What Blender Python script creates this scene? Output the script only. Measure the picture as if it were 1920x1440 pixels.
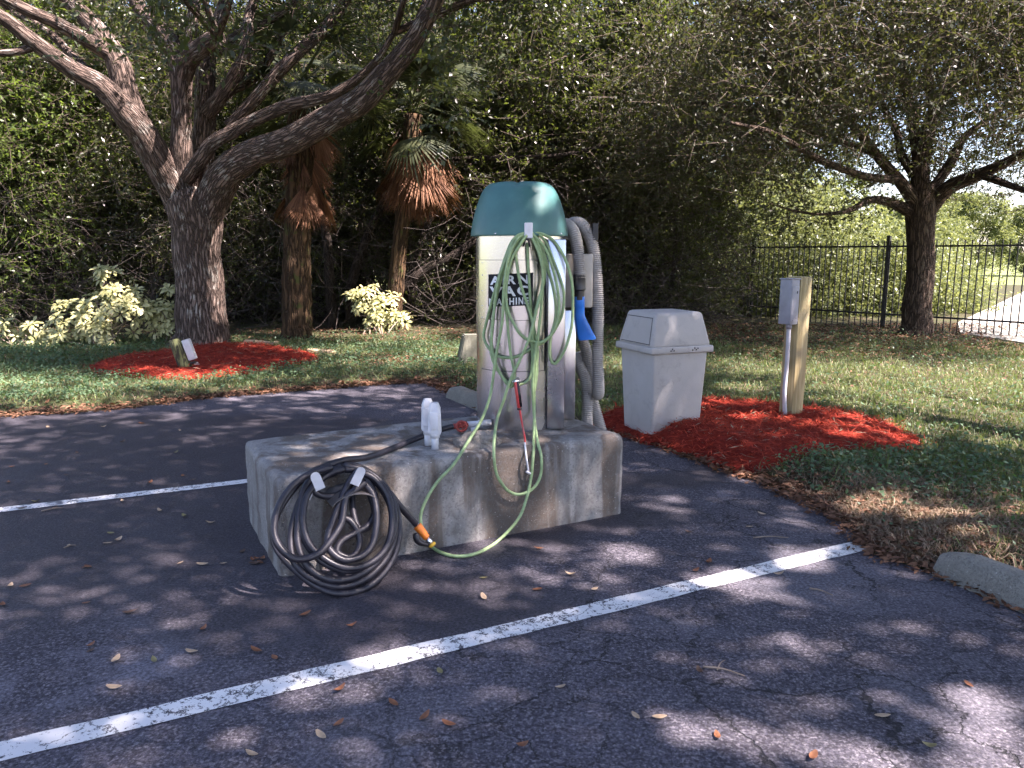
import bpy, bmesh, math, random
import numpy as np
from mathutils import Vector, Matrix, noise
R = math.radians
random.seed(7)
rng = np.random.default_rng(11)
sc = bpy.context.scene
for o in list(bpy.data.objects):
    bpy.data.objects.remove(o)

# ------------------------------------------------------------------ camera
CAMH, PITCH, F = 1.55, R(9.6), 1442.0            # metres, down tilt, focal length in photo pixels (1920 wide)
cam = bpy.data.cameras.new('camera')
cam.sensor_width = 36.0
cam.lens = F / 1920 * 36.0
cam.clip_start, cam.clip_end = 0.05, 2000
camo = bpy.data.objects.new('camera', cam)
sc.collection.objects.link(camo)
camo.location = (0, 0, CAMH)
camo.rotation_euler = (math.pi / 2 - PITCH, 0, 0)
sc.camera = camo

# ------------------------------------------------------------------ sky, sun, exposure
SUN_EL = R(52)
SUN_AZ = math.atan2(0.93, -0.36)                    # compass angle from +Y towards +X: the sun stands right of and a little behind the camera
sdir = Vector((math.sin(SUN_AZ) * math.cos(SUN_EL), math.cos(SUN_AZ) * math.cos(SUN_EL), math.sin(SUN_EL)))
w = bpy.data.worlds.new('World')
sc.world = w
w.use_nodes = True
nt = w.node_tree
bg = nt.nodes['Background']
sky = nt.nodes.new('ShaderNodeTexSky')
sky.sky_type = 'NISHITA'
sky.sun_disc = False
sky.sun_elevation = SUN_EL
sky.sun_rotation = SUN_AZ
sky.air_density = 1.0
sky.dust_density = 1.0
nt.links.new(sky.outputs[0], bg.inputs[0])
bg.inputs[1].default_value = 0.07
sun = bpy.data.lights.new('sun', 'SUN')
sun.energy = 5.0
sun.angle = R(0.6)
sun.color = (1.0, 0.94, 0.86)
suno = bpy.data.objects.new('sun', sun)
sc.collection.objects.link(suno)
suno.rotation_euler = sdir.to_track_quat('Z', 'Y').to_euler()
suno.location = sdir * 30
sc.view_settings.view_transform = 'Standard'
sc.view_settings.look = 'None'
sc.view_settings.exposure = 2.55
sc.view_settings.gamma = 1.0
sc.view_settings.use_curve_mapping = False
sc.view_settings.use_white_balance = True          # the camera was balanced for the bluish shade
sc.view_settings.white_balance_temperature = 6600
sc.view_settings.white_balance_tint = 24.0
sc.render.engine = 'CYCLES'
sc.cycles.use_denoising = True
sc.cycles.max_bounces = 4
sc.cycles.diffuse_bounces = 2
sc.cycles.glossy_bounces = 2
sc.cycles.transmission_bounces = 2
sc.cycles.transparent_max_bounces = 2
sc.cycles.use_adaptive_sampling = True
sc.cycles.adaptive_threshold = 0.04
sc.cycles.caustics_reflective = False
sc.cycles.caustics_refractive = False
sc.cycles.sample_clamp_indirect = 6.0

# ------------------------------------------------------------------ pixel -> place
FW = Vector((0, math.cos(PITCH), -math.sin(PITCH)))
UP = Vector((0, math.sin(PITCH), math.cos(PITCH)))
CAM = Vector((0, 0, CAMH))
def ray(px, py):
    return Vector((1, 0, 0)) * ((px - 960) / F) + UP * ((720 - py) / F) + FW
def P(px, py, z=0.0):                 # where the sight line meets the level z
    d = ray(px, py); return CAM + d * ((z - CAMH) / d.z)
def D(px, py, Y):                     # where the sight line meets the distance Y
    d = ray(px, py); return CAM + d * (Y / d.y)
def plane_hit(px, py, p0, n):
    d = ray(px, py); return CAM + d * ((p0 - CAM).dot(n) / d.dot(n))

# ------------------------------------------------------------------ node helpers
def mat(name):
    m = bpy.data.materials.new(name); m.use_nodes = True
    t = m.node_tree; b = t.nodes['Principled BSDF']
    return m, t, b
def N(t, kind, **kw):
    n = t.nodes.new(kind)
    for k, v in kw.items():
        if k.startswith('i_'):
            key = k[2:]
            key = int(key) if key.isdigit() else key.replace('_', ' ')
            n.inputs[key].default_value = v
        else:
            setattr(n, k, v)
    return n
def L(t, a, b): t.links.new(a, b)
def coords(t, kind='Object', scale=(1, 1, 1)):
    c = N(t, 'ShaderNodeTexCoord'); m = N(t, 'ShaderNodeMapping')
    m.inputs['Scale'].default_value = scale
    L(t, c.outputs[kind], m.inputs['Vector']); return m.outputs[0]
def noise_n(t, vec, scale, detail=6, rough=0.6, dist=0.0):
    n = N(t, 'ShaderNodeTexNoise'); n.inputs['Scale'].default_value = scale
    n.inputs['Detail'].default_value = detail; n.inputs['Roughness'].default_value = rough
    n.inputs['Distortion'].default_value = dist
    if vec is not None: L(t, vec, n.inputs['Vector'])
    return n.outputs[0]
def mapr(t, v, a, b, c=0.0, d=1.0):
    n = N(t, 'ShaderNodeMapRange'); n.interpolation_type = 'SMOOTHSTEP'
    n.inputs[1].default_value = a; n.inputs[2].default_value = b
    n.inputs[3].default_value = c; n.inputs[4].default_value = d
    L(t, v, n.inputs[0]); return n.outputs[0]
def mix(t, fac, a, b, mode='MIX'):
    n = N(t, 'ShaderNodeMix', data_type='RGBA', blend_type=mode)
    for s, v in ((0, fac), (6, a), (7, b)):
        if isinstance(v, (int, float)): n.inputs[s].default_value = v
        elif isinstance(v, tuple): n.inputs[s].default_value = (*v, 1)
        else: L(t, v, n.inputs[s])
    return n.outputs[2]
def math_n(t, op, a, b=None):
    n = N(t, 'ShaderNodeMath', operation=op)
    for i, v in enumerate((a, b)):
        if v is None: continue
        if isinstance(v, (int, float)): n.inputs[i].default_value = v
        else: L(t, v, n.inputs[i])
    return n.outputs[0]
def bump(t, b, h, dist=0.01, strength=0.6, prev=None):
    n = N(t, 'ShaderNodeBump'); n.inputs['Distance'].default_value = dist
    n.inputs['Strength'].default_value = strength
    L(t, h, n.inputs['Height'])
    if prev is not None: L(t, prev, n.inputs['Normal'])
    L(t, n.outputs[0], b.inputs['Normal']); return n.outputs[0]

M = {}
def plain(name, col, rough=0.5, metal=0.0, var=0.12, vscale=8.0, spec=0.5, bmp=0.0, bscale=60, dirt=None):
    m, t, b = mat(name)
    v = coords(t)
    n = noise_n(t, v, vscale)
    dk = tuple(c * (1 - var) for c in col); lt = tuple(min(1, c * (1 + var)) for c in col)
    c = mix(t, mapr(t, n, 0.3, 0.7), dk, lt)
    if dirt is not None:
        n2 = noise_n(t, v, vscale * 2.3, 8, 0.7)
        c = mix(t, mapr(t, n2, 0.52, 0.72, 0, dirt[1]), c, dirt[0])
    L(t, c, b.inputs['Base Color'])
    L(t, mapr(t, n, 0.3, 0.7, max(0.05, rough - 0.08), min(1, rough + 0.08)), b.inputs['Roughness'])
    b.inputs['Metallic'].default_value = metal
    b.inputs['Specular IOR Level'].default_value = spec
    if bmp: bump(t, b, noise_n(t, v, bscale, 5), bmp, 0.7)
    M[name] = m; return m

plain('green_paint', (0.045, 0.150, 0.140), 0.45, var=0.12, vscale=5, dirt=((0.10, 0.20, 0.18), 0.35))
plain('hook_grey', (0.62, 0.62, 0.64), 0.45)
plain('white_plastic', (0.58, 0.59, 0.62), 0.4, dirt=((0.4, 0.4, 0.36), 0.35))
plain('hose_green', (0.27, 0.38, 0.18), 0.5, var=0.2, vscale=25, dirt=((0.12, 0.17, 0.08), 0.5))
plain('black_rubber', (0.018, 0.017, 0.024), 0.42, var=0.3, vscale=20, dirt=((0.06, 0.06, 0.07), 0.4))
plain('black_plastic', (0.012, 0.012, 0.016), 0.35)
plain('blue_plastic', (0.012, 0.17, 0.62), 0.35, dirt=((0.03, 0.2, 0.5), 0.3))
plain('orange_plastic', (0.75, 0.20, 0.02), 0.45)
plain('yellow_plastic', (0.75, 0.42, 0.03), 0.45)
plain('red_plastic', (0.55, 0.05, 0.05), 0.4)
plain('red_valve', (0.30, 0.04, 0.03), 0.65, dirt=((0.22, 0.13, 0.10), 0.8), vscale=40)
plain('chrome', (0.75, 0.75, 0.76), 0.22, 1.0)
plain('hose_grey', (0.34, 0.315, 0.29), 0.55, var=0.15, vscale=12)
plain('bin_plastic', (0.42, 0.395, 0.375), 0.62, var=0.07, vscale=4, dirt=((0.27, 0.25, 0.235), 0.55), bmp=0.002, bscale=90)
plain('bin_gap', (0.10, 0.095, 0.09), 0.8)
plain('box_grey', (0.27, 0.275, 0.31), 0.5, dirt=((0.2, 0.2, 0.22), 0.5))
plain('hanger_steel', (0.16, 0.155, 0.16), 0.45, 0.6, dirt=((0.1, 0.07, 0.05), 0.5))
plain('conduit', (0.50, 0.50, 0.53), 0.45, dirt=((0.35, 0.35, 0.35), 0.4))
plain('tan_panel', (0.50, 0.45, 0.38), 0.5)
plain('fence_black', (0.010, 0.010, 0.012), 0.45)
plain('leaf_brown', (0.23, 0.09, 0.04), 0.6, var=0.4, vscale=30)
plain('leaf_tan', (0.46, 0.33, 0.21), 0.6, var=0.3, vscale=30)
plain('leaf_dark', (0.10, 0.055, 0.035), 0.6, var=0.3, vscale=30)
plain('leaf_olive', (0.22, 0.19, 0.08), 0.6, var=0.3, vscale=30)
plain('twig_grey', (0.22, 0.17, 0.13), 0.8, var=0.3, vscale=15)
plain('stick', (0.058, 0.045, 0.038), 0.75, var=0.5, vscale=3)
plain('pebble_white', (0.7, 0.68, 0.62), 0.7)
plain('paint_dark', (0.012, 0.012, 0.014), 0.65, spec=.25)
plain('paint_white', (0.78, 0.78, 0.76), 0.5)
plain('gap_shade', (0.05, 0.05, 0.055), 0.6, spec=.2)  # dark colour that stands in for shade in the panel gaps
plain('lens', (0.6, 0.6, 0.62), 0.15)

def steel():
    m, t, b = mat('steel')
    n2 = noise_n(t, coords(t), 3.0, 4, 0.55)
    L(t, mix(t, mapr(t, n2, 0.3, 0.7), (0.60, 0.59, 0.61), (0.70, 0.69, 0.70)), b.inputs['Base Color'])
    b.inputs['Metallic'].default_value = 1.0
    tg = N(t, 'ShaderNodeTangent', direction_type='RADIAL', axis='Z'); L(t, tg.outputs[0], b.inputs['Tangent']); b.inputs['Anisotropic'].default_value = 0.5
    L(t, mapr(t, n2, 0.3, 0.7, 0.20, 0.28), b.inputs['Roughness'])
    bump(t, b, noise_n(t, coords(t, 'Object', (6, 6, .35)), 1.0, 1.0), 0.010, 0.3)
    M['steel'] = m
steel()

def concrete(name, base, dark, stain, agg=140, streak=True):
    m, t, b = mat(name)
    v = coords(t)
    big = noise_n(t, v, 2.2, 8, 0.65); med = noise_n(t, v, 9, 8, 0.7)
    c = mix(t, mapr(t, big, 0.35, 0.65), base, tuple(x * 0.72 for x in base))
    c = mix(t, mapr(t, med, 0.45, 0.75, 0, 0.75), c, dark)
    if streak:
        sv = coords(t, 'Object', (5.5, 5.5, 0.55)); st = noise_n(t, sv, 1.0, 5, 0.55, 0.3)
        c = mix(t, mapr(t, st, 0.44, 0.57, 0, 0.9), c, stain)
        sv2 = coords(t, 'Object', (8.5, 8.5, 0.7)); st2 = noise_n(t, sv2, 1.0, 4, 0.5)
        c = mix(t, mapr(t, st2, 0.62, 0.70, 0, 0.6), c, tuple(min(1, x * 1.25) for x in base))
    vo = N(t, 'ShaderNodeTexVoronoi'); vo.inputs['Scale'].default_value = agg; L(t, v, vo.inputs['Vector'])
    spk = mapr(t, vo.outputs['Distance'], 0.1, 0.5)
    c = mix(t, mapr(t, noise_n(t, v, agg * 0.5, 3), 0.48, 0.66, 0, 0.6), c, tuple(x * 0.45 for x in base))
    c = mix(t, mapr(t, noise_n(t, v, agg * 0.55, 2), 0.66, 0.74, 0, 0.5), c, (0.62, 0.6, 0.57))
    L(t, c, b.inputs['Base Color'])
    b.inputs['Roughness'].default_value = 0.85
    p = bump(t, b, spk, 0.006, 0.8)
    bump(t, b, med, 0.012, 0.6, p)
    M[name] = m
concrete('concrete', (0.31, 0.30, 0.285), (0.16, 0.145, 0.13), (0.105, 0.08, 0.062))
concrete('kerb_concrete', (0.28, 0.265, 0.225), (0.20, 0.185, 0.15), (0.15, 0.14, 0.11), 160, False)
concrete('mortar', (0.30, 0.27, 0.235), (0.15, 0.125, 0.10), (0.12, 0.1, 0.08), 120, False)
concrete('old_concrete', (0.22, 0.215, 0.165), (0.15, 0.15, 0.10), (0.10, 0.10, 0.07), 90, True)

def bark(name, a, b_, lich, sc_=1.0, flake=0.5):
    m, t, b = mat(name)
    at = N(t, 'ShaderNodeAttribute', attribute_name='bark')
    mp = N(t, 'ShaderNodeMapping'); mp.inputs['Scale'].default_value = (sc_ * 27, sc_ * 27, sc_ * 3.6)
    L(t, at.outputs['Vector'], mp.inputs['Vector'])
    n1 = noise_n(t, mp.outputs[0], 1.0, 6, 0.62, 0.6)
    vo = N(t, 'ShaderNodeTexVoronoi', feature='DISTANCE_TO_EDGE'); vo.inputs['Scale'].default_value = 0.9
    wv = N(t, 'ShaderNodeVectorMath', operation='ADD'); L(t, mp.outputs[0], wv.inputs[0])
    nz = N(t, 'ShaderNodeTexNoise'); nz.inputs['Scale'].default_value = 0.8; nz.inputs['Detail'].default_value = 4; L(t, mp.outputs[0], nz.inputs['Vector'])
    ns = N(t, 'ShaderNodeVectorMath', operation='SCALE'); ns.inputs['Scale'].default_value = 2.2; L(t, nz.outputs['Color'], ns.inputs[0]); L(t, ns.outputs[0], wv.inputs[1]); L(t, wv.outputs[0], vo.inputs['Vector'])
    ridge = mapr(t, vo.outputs['Distance'], 0.0, 0.22)
    c = mix(t, ridge, tuple(x * 0.42 for x in a), tuple(x * 1.08 for x in a))
    c = mix(t, math_n(t, 'MULTIPLY', mapr(t, n1, 0.45, 0.7, 0, 0.9), mapr(t, ridge, .25, .8)), c, b_)
    n3 = noise_n(t, at.outputs['Vector'], 5.0, 6, 0.6)
    c = mix(t, math_n(t, 'MULTIPLY', mapr(t, n3, 0.53, 0.64, 0, flake), mapr(t, ridge, .2, .7)), c, lich)
    L(t, c, b.inputs['Base Color']); b.inputs['Roughness'].default_value = 0.9
    b.inputs['Specular IOR Level'].default_value = 0.25
    p = bump(t, b, ridge, 0.04, 1.0)
    bump(t, b, n1, 0.012, 0.6, p)
    M[name] = m
bark('oak_bark', (0.14, 0.10, 0.08), (0.23, 0.175, 0.15), (0.30, 0.285, 0.25), 1.0, 0.7)
bark('oak_bark_dark', (0.09, 0.062, 0.045), (0.13, 0.095, 0.07), (0.15, 0.135, 0.10), 1.0, 0.4)
bark('thicket_bark', (0.050, 0.037, 0.030), (0.075, 0.056, 0.045), (0.075, 0.072, 0.05), 1.6, 0.4)
bark('palm_bark', (0.085, 0.05, 0.026), (0.11, 0.07, 0.035), (0.06, 0.07, 0.018), 0.5, 0.85)

def leafmat(name, dark, light, trans=(0.10, 0.17, 0.02), tf=0.38, rough=0.42, spec=0.5):
    m, t, b = mat(name)
    at = N(t, 'ShaderNodeAttribute', attribute_name='tint')
    c = mix(t, at.outputs['Fac'], dark, light)
    L(t, c, b.inputs['Base Color'])
    b.inputs['Roughness'].default_value = rough
    b.inputs['Specular IOR Level'].default_value = spec
    tr = N(t, 'ShaderNodeBsdfTranslucent')
    L(t, mix(t, at.outputs['Fac'], tuple(x * 0.6 for x in trans), trans), tr.inputs[0])
    ms = N(t, 'ShaderNodeMixShader'); ms.inputs[0].default_value = tf
    L(t, b.outputs[0], ms.inputs[1]); L(t, tr.outputs[0], ms.inputs[2])
    L(t, ms.outputs[0], t.nodes['Material Output'].inputs[0])
    M[name] = m
leafmat('oak_leaf', (0.026, 0.038, 0.020), (0.065, 0.082, 0.038), (0.15, 0.20, 0.03))
leafmat('oak_leaf_right', (0.021, 0.028, 0.014), (0.055, 0.064, 0.026), (0.13, 0.15, 0.03), 0.32, 0.48, 0.4)
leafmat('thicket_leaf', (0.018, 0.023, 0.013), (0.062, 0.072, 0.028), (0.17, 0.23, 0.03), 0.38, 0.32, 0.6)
leafmat('backlit_leaf', (0.045, 0.075, 0.016), (0.12, 0.17, 0.04), (0.26, 0.38, 0.05), 0.45, 0.36)  # thicket leaf with the look of backlight put into its colour
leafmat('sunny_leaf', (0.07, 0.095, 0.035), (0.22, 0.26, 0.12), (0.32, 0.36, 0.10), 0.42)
leafmat('palm_leaf', (0.030, 0.042, 0.022), (0.080, 0.090, 0.045), (0.10, 0.13, 0.03), 0.25, 0.4)
leafmat('dead_palm', (0.11, 0.048, 0.026), (0.25, 0.125, 0.068), (0.2, 0.1, 0.04), 0.2, 0.7, 0.2)
leafmat('cream_leaf', (0.17, 0.19, 0.05), (0.58, 0.55, 0.28), (0.4, 0.4, 0.12), 0.25, 0.35)
leafmat('grass', (0.058, 0.088, 0.030), (0.24, 0.28, 0.12), (0.2, 0.28, 0.05), 0.35, 0.5, 0.35)
leafmat('cover', (0.040, 0.088, 0.046), (0.13, 0.20, 0.105), (0.12, 0.24, 0.05), 0.3, 0.5, 0.35)
leafmat('straw', (0.15, 0.10, 0.065), (0.38, 0.29, 0.20), (0.3, 0.24, 0.12), 0.2, 0.7, 0.2)
leafmat('litter', (0.075, 0.034, 0.020), (0.30, 0.16, 0.095), (0.2, 0.1, 0.04), 0.12, 0.7, 0.25)
leafmat('mulch_shred', (0.19, 0.018, 0.011), (0.50, 0.080, 0.040), (0.4, 0.05, 0.02), 0.08, 0.8, 0.15)
leafmat('twig_mat', (0.06, 0.045, 0.035), (0.13, 0.10, 0.08), (0.05, 0.04, 0.03), 0.0, 0.8, 0.2)

# ------------------------------------------------------------------ object helpers
COL = sc.collection
def setp(o, label=None, cat=None, group=None, kind=None):
    for k, v in (('label', label), ('category', cat), ('group', group), ('kind', kind)):
        if v: o[k] = v
    return o
def link(o, parent=None):
    COL.objects.link(o)
    if parent is not None:
        o.parent = parent
        o.matrix_parent_inverse = (Matrix.Translation(parent.location) @ parent.rotation_euler.to_matrix().to_4x4()).inverted() if parent.parent is None else (parent.matrix_basis.inverted() if False else Matrix())
    return o
def empty(name, loc, label, cat, group=None):
    o = bpy.data.objects.new(name, None); o.empty_display_size = 0.2
    COL.objects.link(o); o.location = loc
    return setp(o, label, cat, group)
def obj(name, me, parent=None, m=None, keep_world=True):
    """mesh in world coordinates, hung under parent (thing or part) without moving"""
    if m is not None:
        me.materials.clear(); me.materials.append(M[m] if isinstance(m, str) else m)
    o = bpy.data.objects.new(name, me); COL.objects.link(o)
    if parent is not None:
        o.parent = parent
        if keep_world:
            p = parent; mw = Matrix()
            chain = []
            while p is not None: chain.append(p); p = p.parent
            for q in reversed(chain): mw = mw @ q.matrix_parent_inverse @ q.matrix_basis
            o.matrix_parent_inverse = mw.inverted()
    return o
def bm_obj(name, bm, parent=None, m=None, smooth=None, keep_world=True):
    me = bpy.data.meshes.new(name); bm.normal_update(); bm.to_mesh(me); bm.free()
    if smooth is not None:
        if smooth is True: me.polygons.foreach_set('use_smooth', [True] * len(me.polygons))
        else: me.shade_smooth() if False else smooth_angle(me, smooth)
    return obj(name, me, parent, m, keep_world)
def smooth_angle(me, ang):
    me.polygons.foreach_set('use_smooth', [True] * len(me.polygons))
    b = bmesh.new(); b.from_mesh(me)
    for e in b.edges:
        if len(e.link_faces) == 2 and e.calc_face_angle(0) > ang: e.smooth = False
    b.to_mesh(me); b.free()
def box(bm, c, s, rz=0.0, bevel=0.0, rot=None, seg=2):
    r = bmesh.ops.create_cube(bm, size=1)
    vs = r['verts']
    Mx = Matrix.Translation(Vector(c)) @ (rot.to_4x4() if rot is not None else Matrix.Rotation(rz, 4, 'Z')) @ Matrix.Diagonal((*s, 1))
    bmesh.ops.transform(bm, matrix=Mx, verts=vs)
    if bevel:
        es = list({e for v in vs for e in v.link_edges})
        bmesh.ops.bevel(bm, geom=es, offset=bevel, segments=seg, affect='EDGES', profile=0.5)
def lathe(bm, prof, c, seg=48, cap_top=True, cap_bot=False):
    rings = []
    for r, z in prof:
        rings.append([bm.verts.new((c[0] + r * math.cos(2 * math.pi * i / seg), c[1] + r * math.sin(2 * math.pi * i / seg), c[2] + z)) for i in range(seg)])
    for a, b in zip(rings, rings[1:]):
        for i in range(seg): bm.faces.new((a[i], a[(i + 1) % seg], b[(i + 1) % seg], b[i]))
    if cap_top: bm.faces.new(rings[-1])
    if cap_bot: bm.faces.new(rings[0][::-1])
def cr(pts, n=6):
    """Catmull-Rom through points (any dimension, numpy rows)"""
    p = np.array([list(q) for q in pts], float)
    if len(p) < 3: 
        return np.array([p[0] + (p[1] - p[0]) * k / n for k in range(n + 1)])
    e = np.vstack([2 * p[0] - p[1], p, 2 * p[-1] - p[-2]])
    out = []
    for i in range(1, len(e) - 2):
        a, b, c, d = e[i - 1], e[i], e[i + 1], e[i + 2]
        for k in range(n):
            t = k / n
            out.append(0.5 * (2 * b + (c - a) * t + (2 * a - 5 * b + 4 * c - d) * t * t + (3 * b - a - 3 * c + d) * t ** 3))
    out.append(p[-1]); return np.array(out)
class Tubes:
    """many tubes gathered for one mesh, with a seamless 'bark' coordinate"""
    def __init__(s): s.v, s.f, s.b, s.n = [], [], [], 0
    def add(s, pts, rad, sides=8, rough=0.0, caps=True):
        pts = np.asarray(pts, float); k = len(pts)
        rad = np.full(k, rad, float) if np.isscalar(rad) else np.asarray(rad, float)
        tan = np.gradient(pts, axis=0); tan /= np.maximum(np.linalg.norm(tan, axis=1, keepdims=True), 1e-9)
        ref = np.array([0, 0, 1.0]) if abs(tan[0][2]) < 0.9 else np.array([1.0, 0, 0])
        x = np.cross(tan[0], ref); x /= np.linalg.norm(x)
        ln = np.concatenate([[0], np.cumsum(np.linalg.norm(np.diff(pts, axis=0), axis=1))])
        off = random.uniform(0, 50)
        a = np.arange(sides) * 2 * math.pi / sides
        for i in range(k):
            x = x - tan[i] * x.dot(tan[i]); x /= max(np.linalg.norm(x), 1e-9); y = np.cross(tan[i], x)
            rr = rad[i] * (1 + (rng.uniform(-rough, rough, sides) if rough else 0))
            ring = pts[i] + (np.cos(a) * rr)[:, None] * x + (np.sin(a) * rr)[:, None] * y
            s.v.append(ring)
            s.b.append(np.stack([np.cos(a) * max(rad[i], 0.02), np.sin(a) * max(rad[i], 0.02), np.full(sides, ln[i] + off)], 1))
        i0 = s.n
        for i in range(k - 1):
            for j in range(sides):
                q = i0 + i * sides; j2 = (j + 1) % sides
                s.f.append((q + j, q + j2, q + sides + j2, q + sides + j))
        if caps:
            s.f.append(tuple(i0 + j for j in range(sides))[::-1]); s.f.append(tuple(i0 + (k - 1) * sides + j for j in range(sides)))
        s.n += k * sides
    def mesh(s, name, smooth=True):
        me = bpy.data.meshes.new(name)
        v = np.concatenate(s.v); me.from_pydata(v.tolist(), [], s.f)
        at = me.attributes.new('bark', 'FLOAT_VECTOR', 'POINT'); at.data.foreach_set('vector', np.concatenate(s.b).ravel())
        if smooth: me.polygons.foreach_set('use_smooth', [True] * len(me.polygons))
        return me
def unit(a): return a / np.maximum(np.linalg.norm(a, axis=1, keepdims=True), 1e-9)
def quads_mesh(name, V, tint):
    """V (n,4,3): n loose quads"""
    n = len(V); me = bpy.data.meshes.new(name)
    me.vertices.add(n * 4); me.vertices.foreach_set('co', V.reshape(-1).astype(np.float32))
    me.loops.add(n * 4); me.loops.foreach_set('vertex_index', np.arange(n * 4, dtype=np.int32))
    me.polygons.add(n); me.polygons.foreach_set('loop_start', np.arange(0, n * 4, 4, dtype=np.int32))
    at = me.attributes.new('tint', 'FLOAT', 'POINT'); at.data.foreach_set('value', np.repeat(tint, 4).astype(np.float32))
    me.update(); return me
def leaf_quads(base, d, ln, wd, up=0.6, fold=0.12):
    n = len(base); d = unit(d)
    rv = rng.normal(size=(n, 3)) * (1 - up) + np.array([0, 0, 1.0]) * up
    s = unit(np.cross(d, rv)); nn = np.cross(s, d)
    m = base + d * (ln * 0.48)[:, None] + nn * (wd * fold)[:, None]
    hw = (wd / 2)[:, None]
    return np.stack([base, m + s * hw, base + d * ln[:, None], m - s * hw], 1)
def foliage(centers, spread, twigs, tlen, per, leaf, droop=0.35, aspect=0.45, outward=None, tb=None, tint_c=None):
    """leafy twigs round clump centres; returns leaf quads, tints, twig lines"""
    c = np.asarray(centers, float); k = len(c)
    o = np.repeat(c, twigs, 0) + rng.normal(size=(k * twigs, 3)) * np.asarray(spread)
    dr = rng.normal(size=(k * twigs, 3)) * np.array([1, 1, 0.55])
    if outward is not None: dr = dr + np.repeat(outward, twigs, 0)
    dr[:, 2] -= droop * rng.uniform(0, 1.6, k * twigs); dr = unit(dr)
    tl = tlen * rng.uniform(0.5, 1.3, k * twigs)
    t = (np.tile(np.arange(per), k * twigs) + rng.uniform(0, 1, k * twigs * per)) / per
    O = np.repeat(o, per, 0); Dr = np.repeat(dr, per, 0); T = np.repeat(tl, per)
    pos = O + Dr * (t * T)[:, None]; pos[:, 2] -= droop * 0.5 * (t * T) ** 2
    ld = Dr * 0.5 + rng.normal(size=pos.shape) * 0.75; ld[:, 2] -= droop * 0.5
    ln = leaf * rng.uniform(0.6, 1.25, len(pos))
    q = leaf_quads(pos, ld, ln, ln * aspect * rng.uniform(0.8, 1.2, len(pos)), up=0.45)
    ct = rng.beta(2, 2, k) if tint_c is None else tint_c
    tint = np.clip(np.repeat(np.repeat(ct, twigs), per) * 0.6 + rng.uniform(0, 0.4, len(pos)), 0, 1)
    tw = np.stack([o, o + dr * tl[:, None] - np.array([0, 0, 1.0]) * (droop * 0.5 * tl ** 2)[:, None]], 1)
    return q, tint, tw
def sticks_mesh(name, segs, r0, r1):
    """segs (n,k,3): n thin three-sided sticks of k points"""
    n, k, _ = segs.shape
    rad = np.linspace(0, 1, k)
    r0 = np.broadcast_to(r0, (n,)); r1 = np.broadcast_to(r1, (n,))
    tan = segs[:, -1] - segs[:, 0]; tan = unit(tan)
    x = unit(np.cross(tan, rng.normal(size=(n, 3)))); y = np.cross(tan, x)
    rr = r0[:, None] * (1 - rad) + r1[:, None] * rad                      # n,k
    V = []
    for a in (0, 2.094, 4.189):
        V.append(segs + (rr * math.cos(a))[:, :, None] * x[:, None] + (rr * math.sin(a))[:, :, None] * y[:, None])
    V = np.stack(V, 2)                                                    # n,k,3sides,3
    idx = np.arange(n * k * 3).reshape(n, k, 3)
    fs = []
    for j in range(3):
        j2 = (j + 1) % 3
        fs.append(np.stack([idx[:, :-1, j], idx[:, :-1, j2], idx[:, 1:, j2], idx[:, 1:, j]], -1).reshape(-1, 4))
    fa = np.concatenate(fs); me = bpy.data.meshes.new(name)
    me.vertices.add(n * k * 3); me.vertices.foreach_set('co', V.reshape(-1).astype(np.float32))
    me.loops.add(fa.size); me.loops.foreach_set('vertex_index', fa.ravel().astype(np.int32))
    me.polygons.add(len(fa)); me.polygons.foreach_set('loop_start', np.arange(0, fa.size, 4, dtype=np.int32))
    at = me.attributes.new('tint', 'FLOAT', 'POINT'); at.data.foreach_set('value', np.repeat(rng.uniform(0, 1, n), k * 3).astype(np.float32))
    me.update(); return me
def blades_mesh(name, base, h, wd, lean, tint):
    n = len(base); az = rng.uniform(0, 2 * math.pi, n)
    s = np.stack([np.cos(az), np.sin(az), np.zeros(n)], 1) * (wd / 2)[:, None]
    la = rng.uniform(0, 2 * math.pi, n); ld = np.stack([np.cos(la), np.sin(la), np.zeros(n)], 1) * (lean * h)[:, None]
    up = np.array([0, 0, 1.0])
    m = base + up * (h * 0.6)[:, None] + ld * 0.4; tp = base + up * (h * (1 - 0.35 * lean))[:, None] + ld
    V = np.stack([base - s, base + s, m + s * 0.8, m - s * 0.8, tp], 1)
    i = np.arange(n)[:, None] * 5
    loops = (i + np.array([0, 1, 2, 3, 3, 2, 4])).ravel()
    ls = (np.arange(n)[:, None] * 7 + np.array([0, 4])).ravel()
    me = bpy.data.meshes.new(name)
    me.vertices.add(n * 5); me.vertices.foreach_set('co', V.reshape(-1).astype(np.float32))
    me.loops.add(n * 7); me.loops.foreach_set('vertex_index', loops.astype(np.int32))
    me.polygons.add(n * 2); me.polygons.foreach_set('loop_start', ls.astype(np.int32))
    at = me.attributes.new('tint', 'FLOAT', 'POINT'); at.data.foreach_set('value', np.repeat(tint, 5).astype(np.float32))
    me.update(); return me
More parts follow.
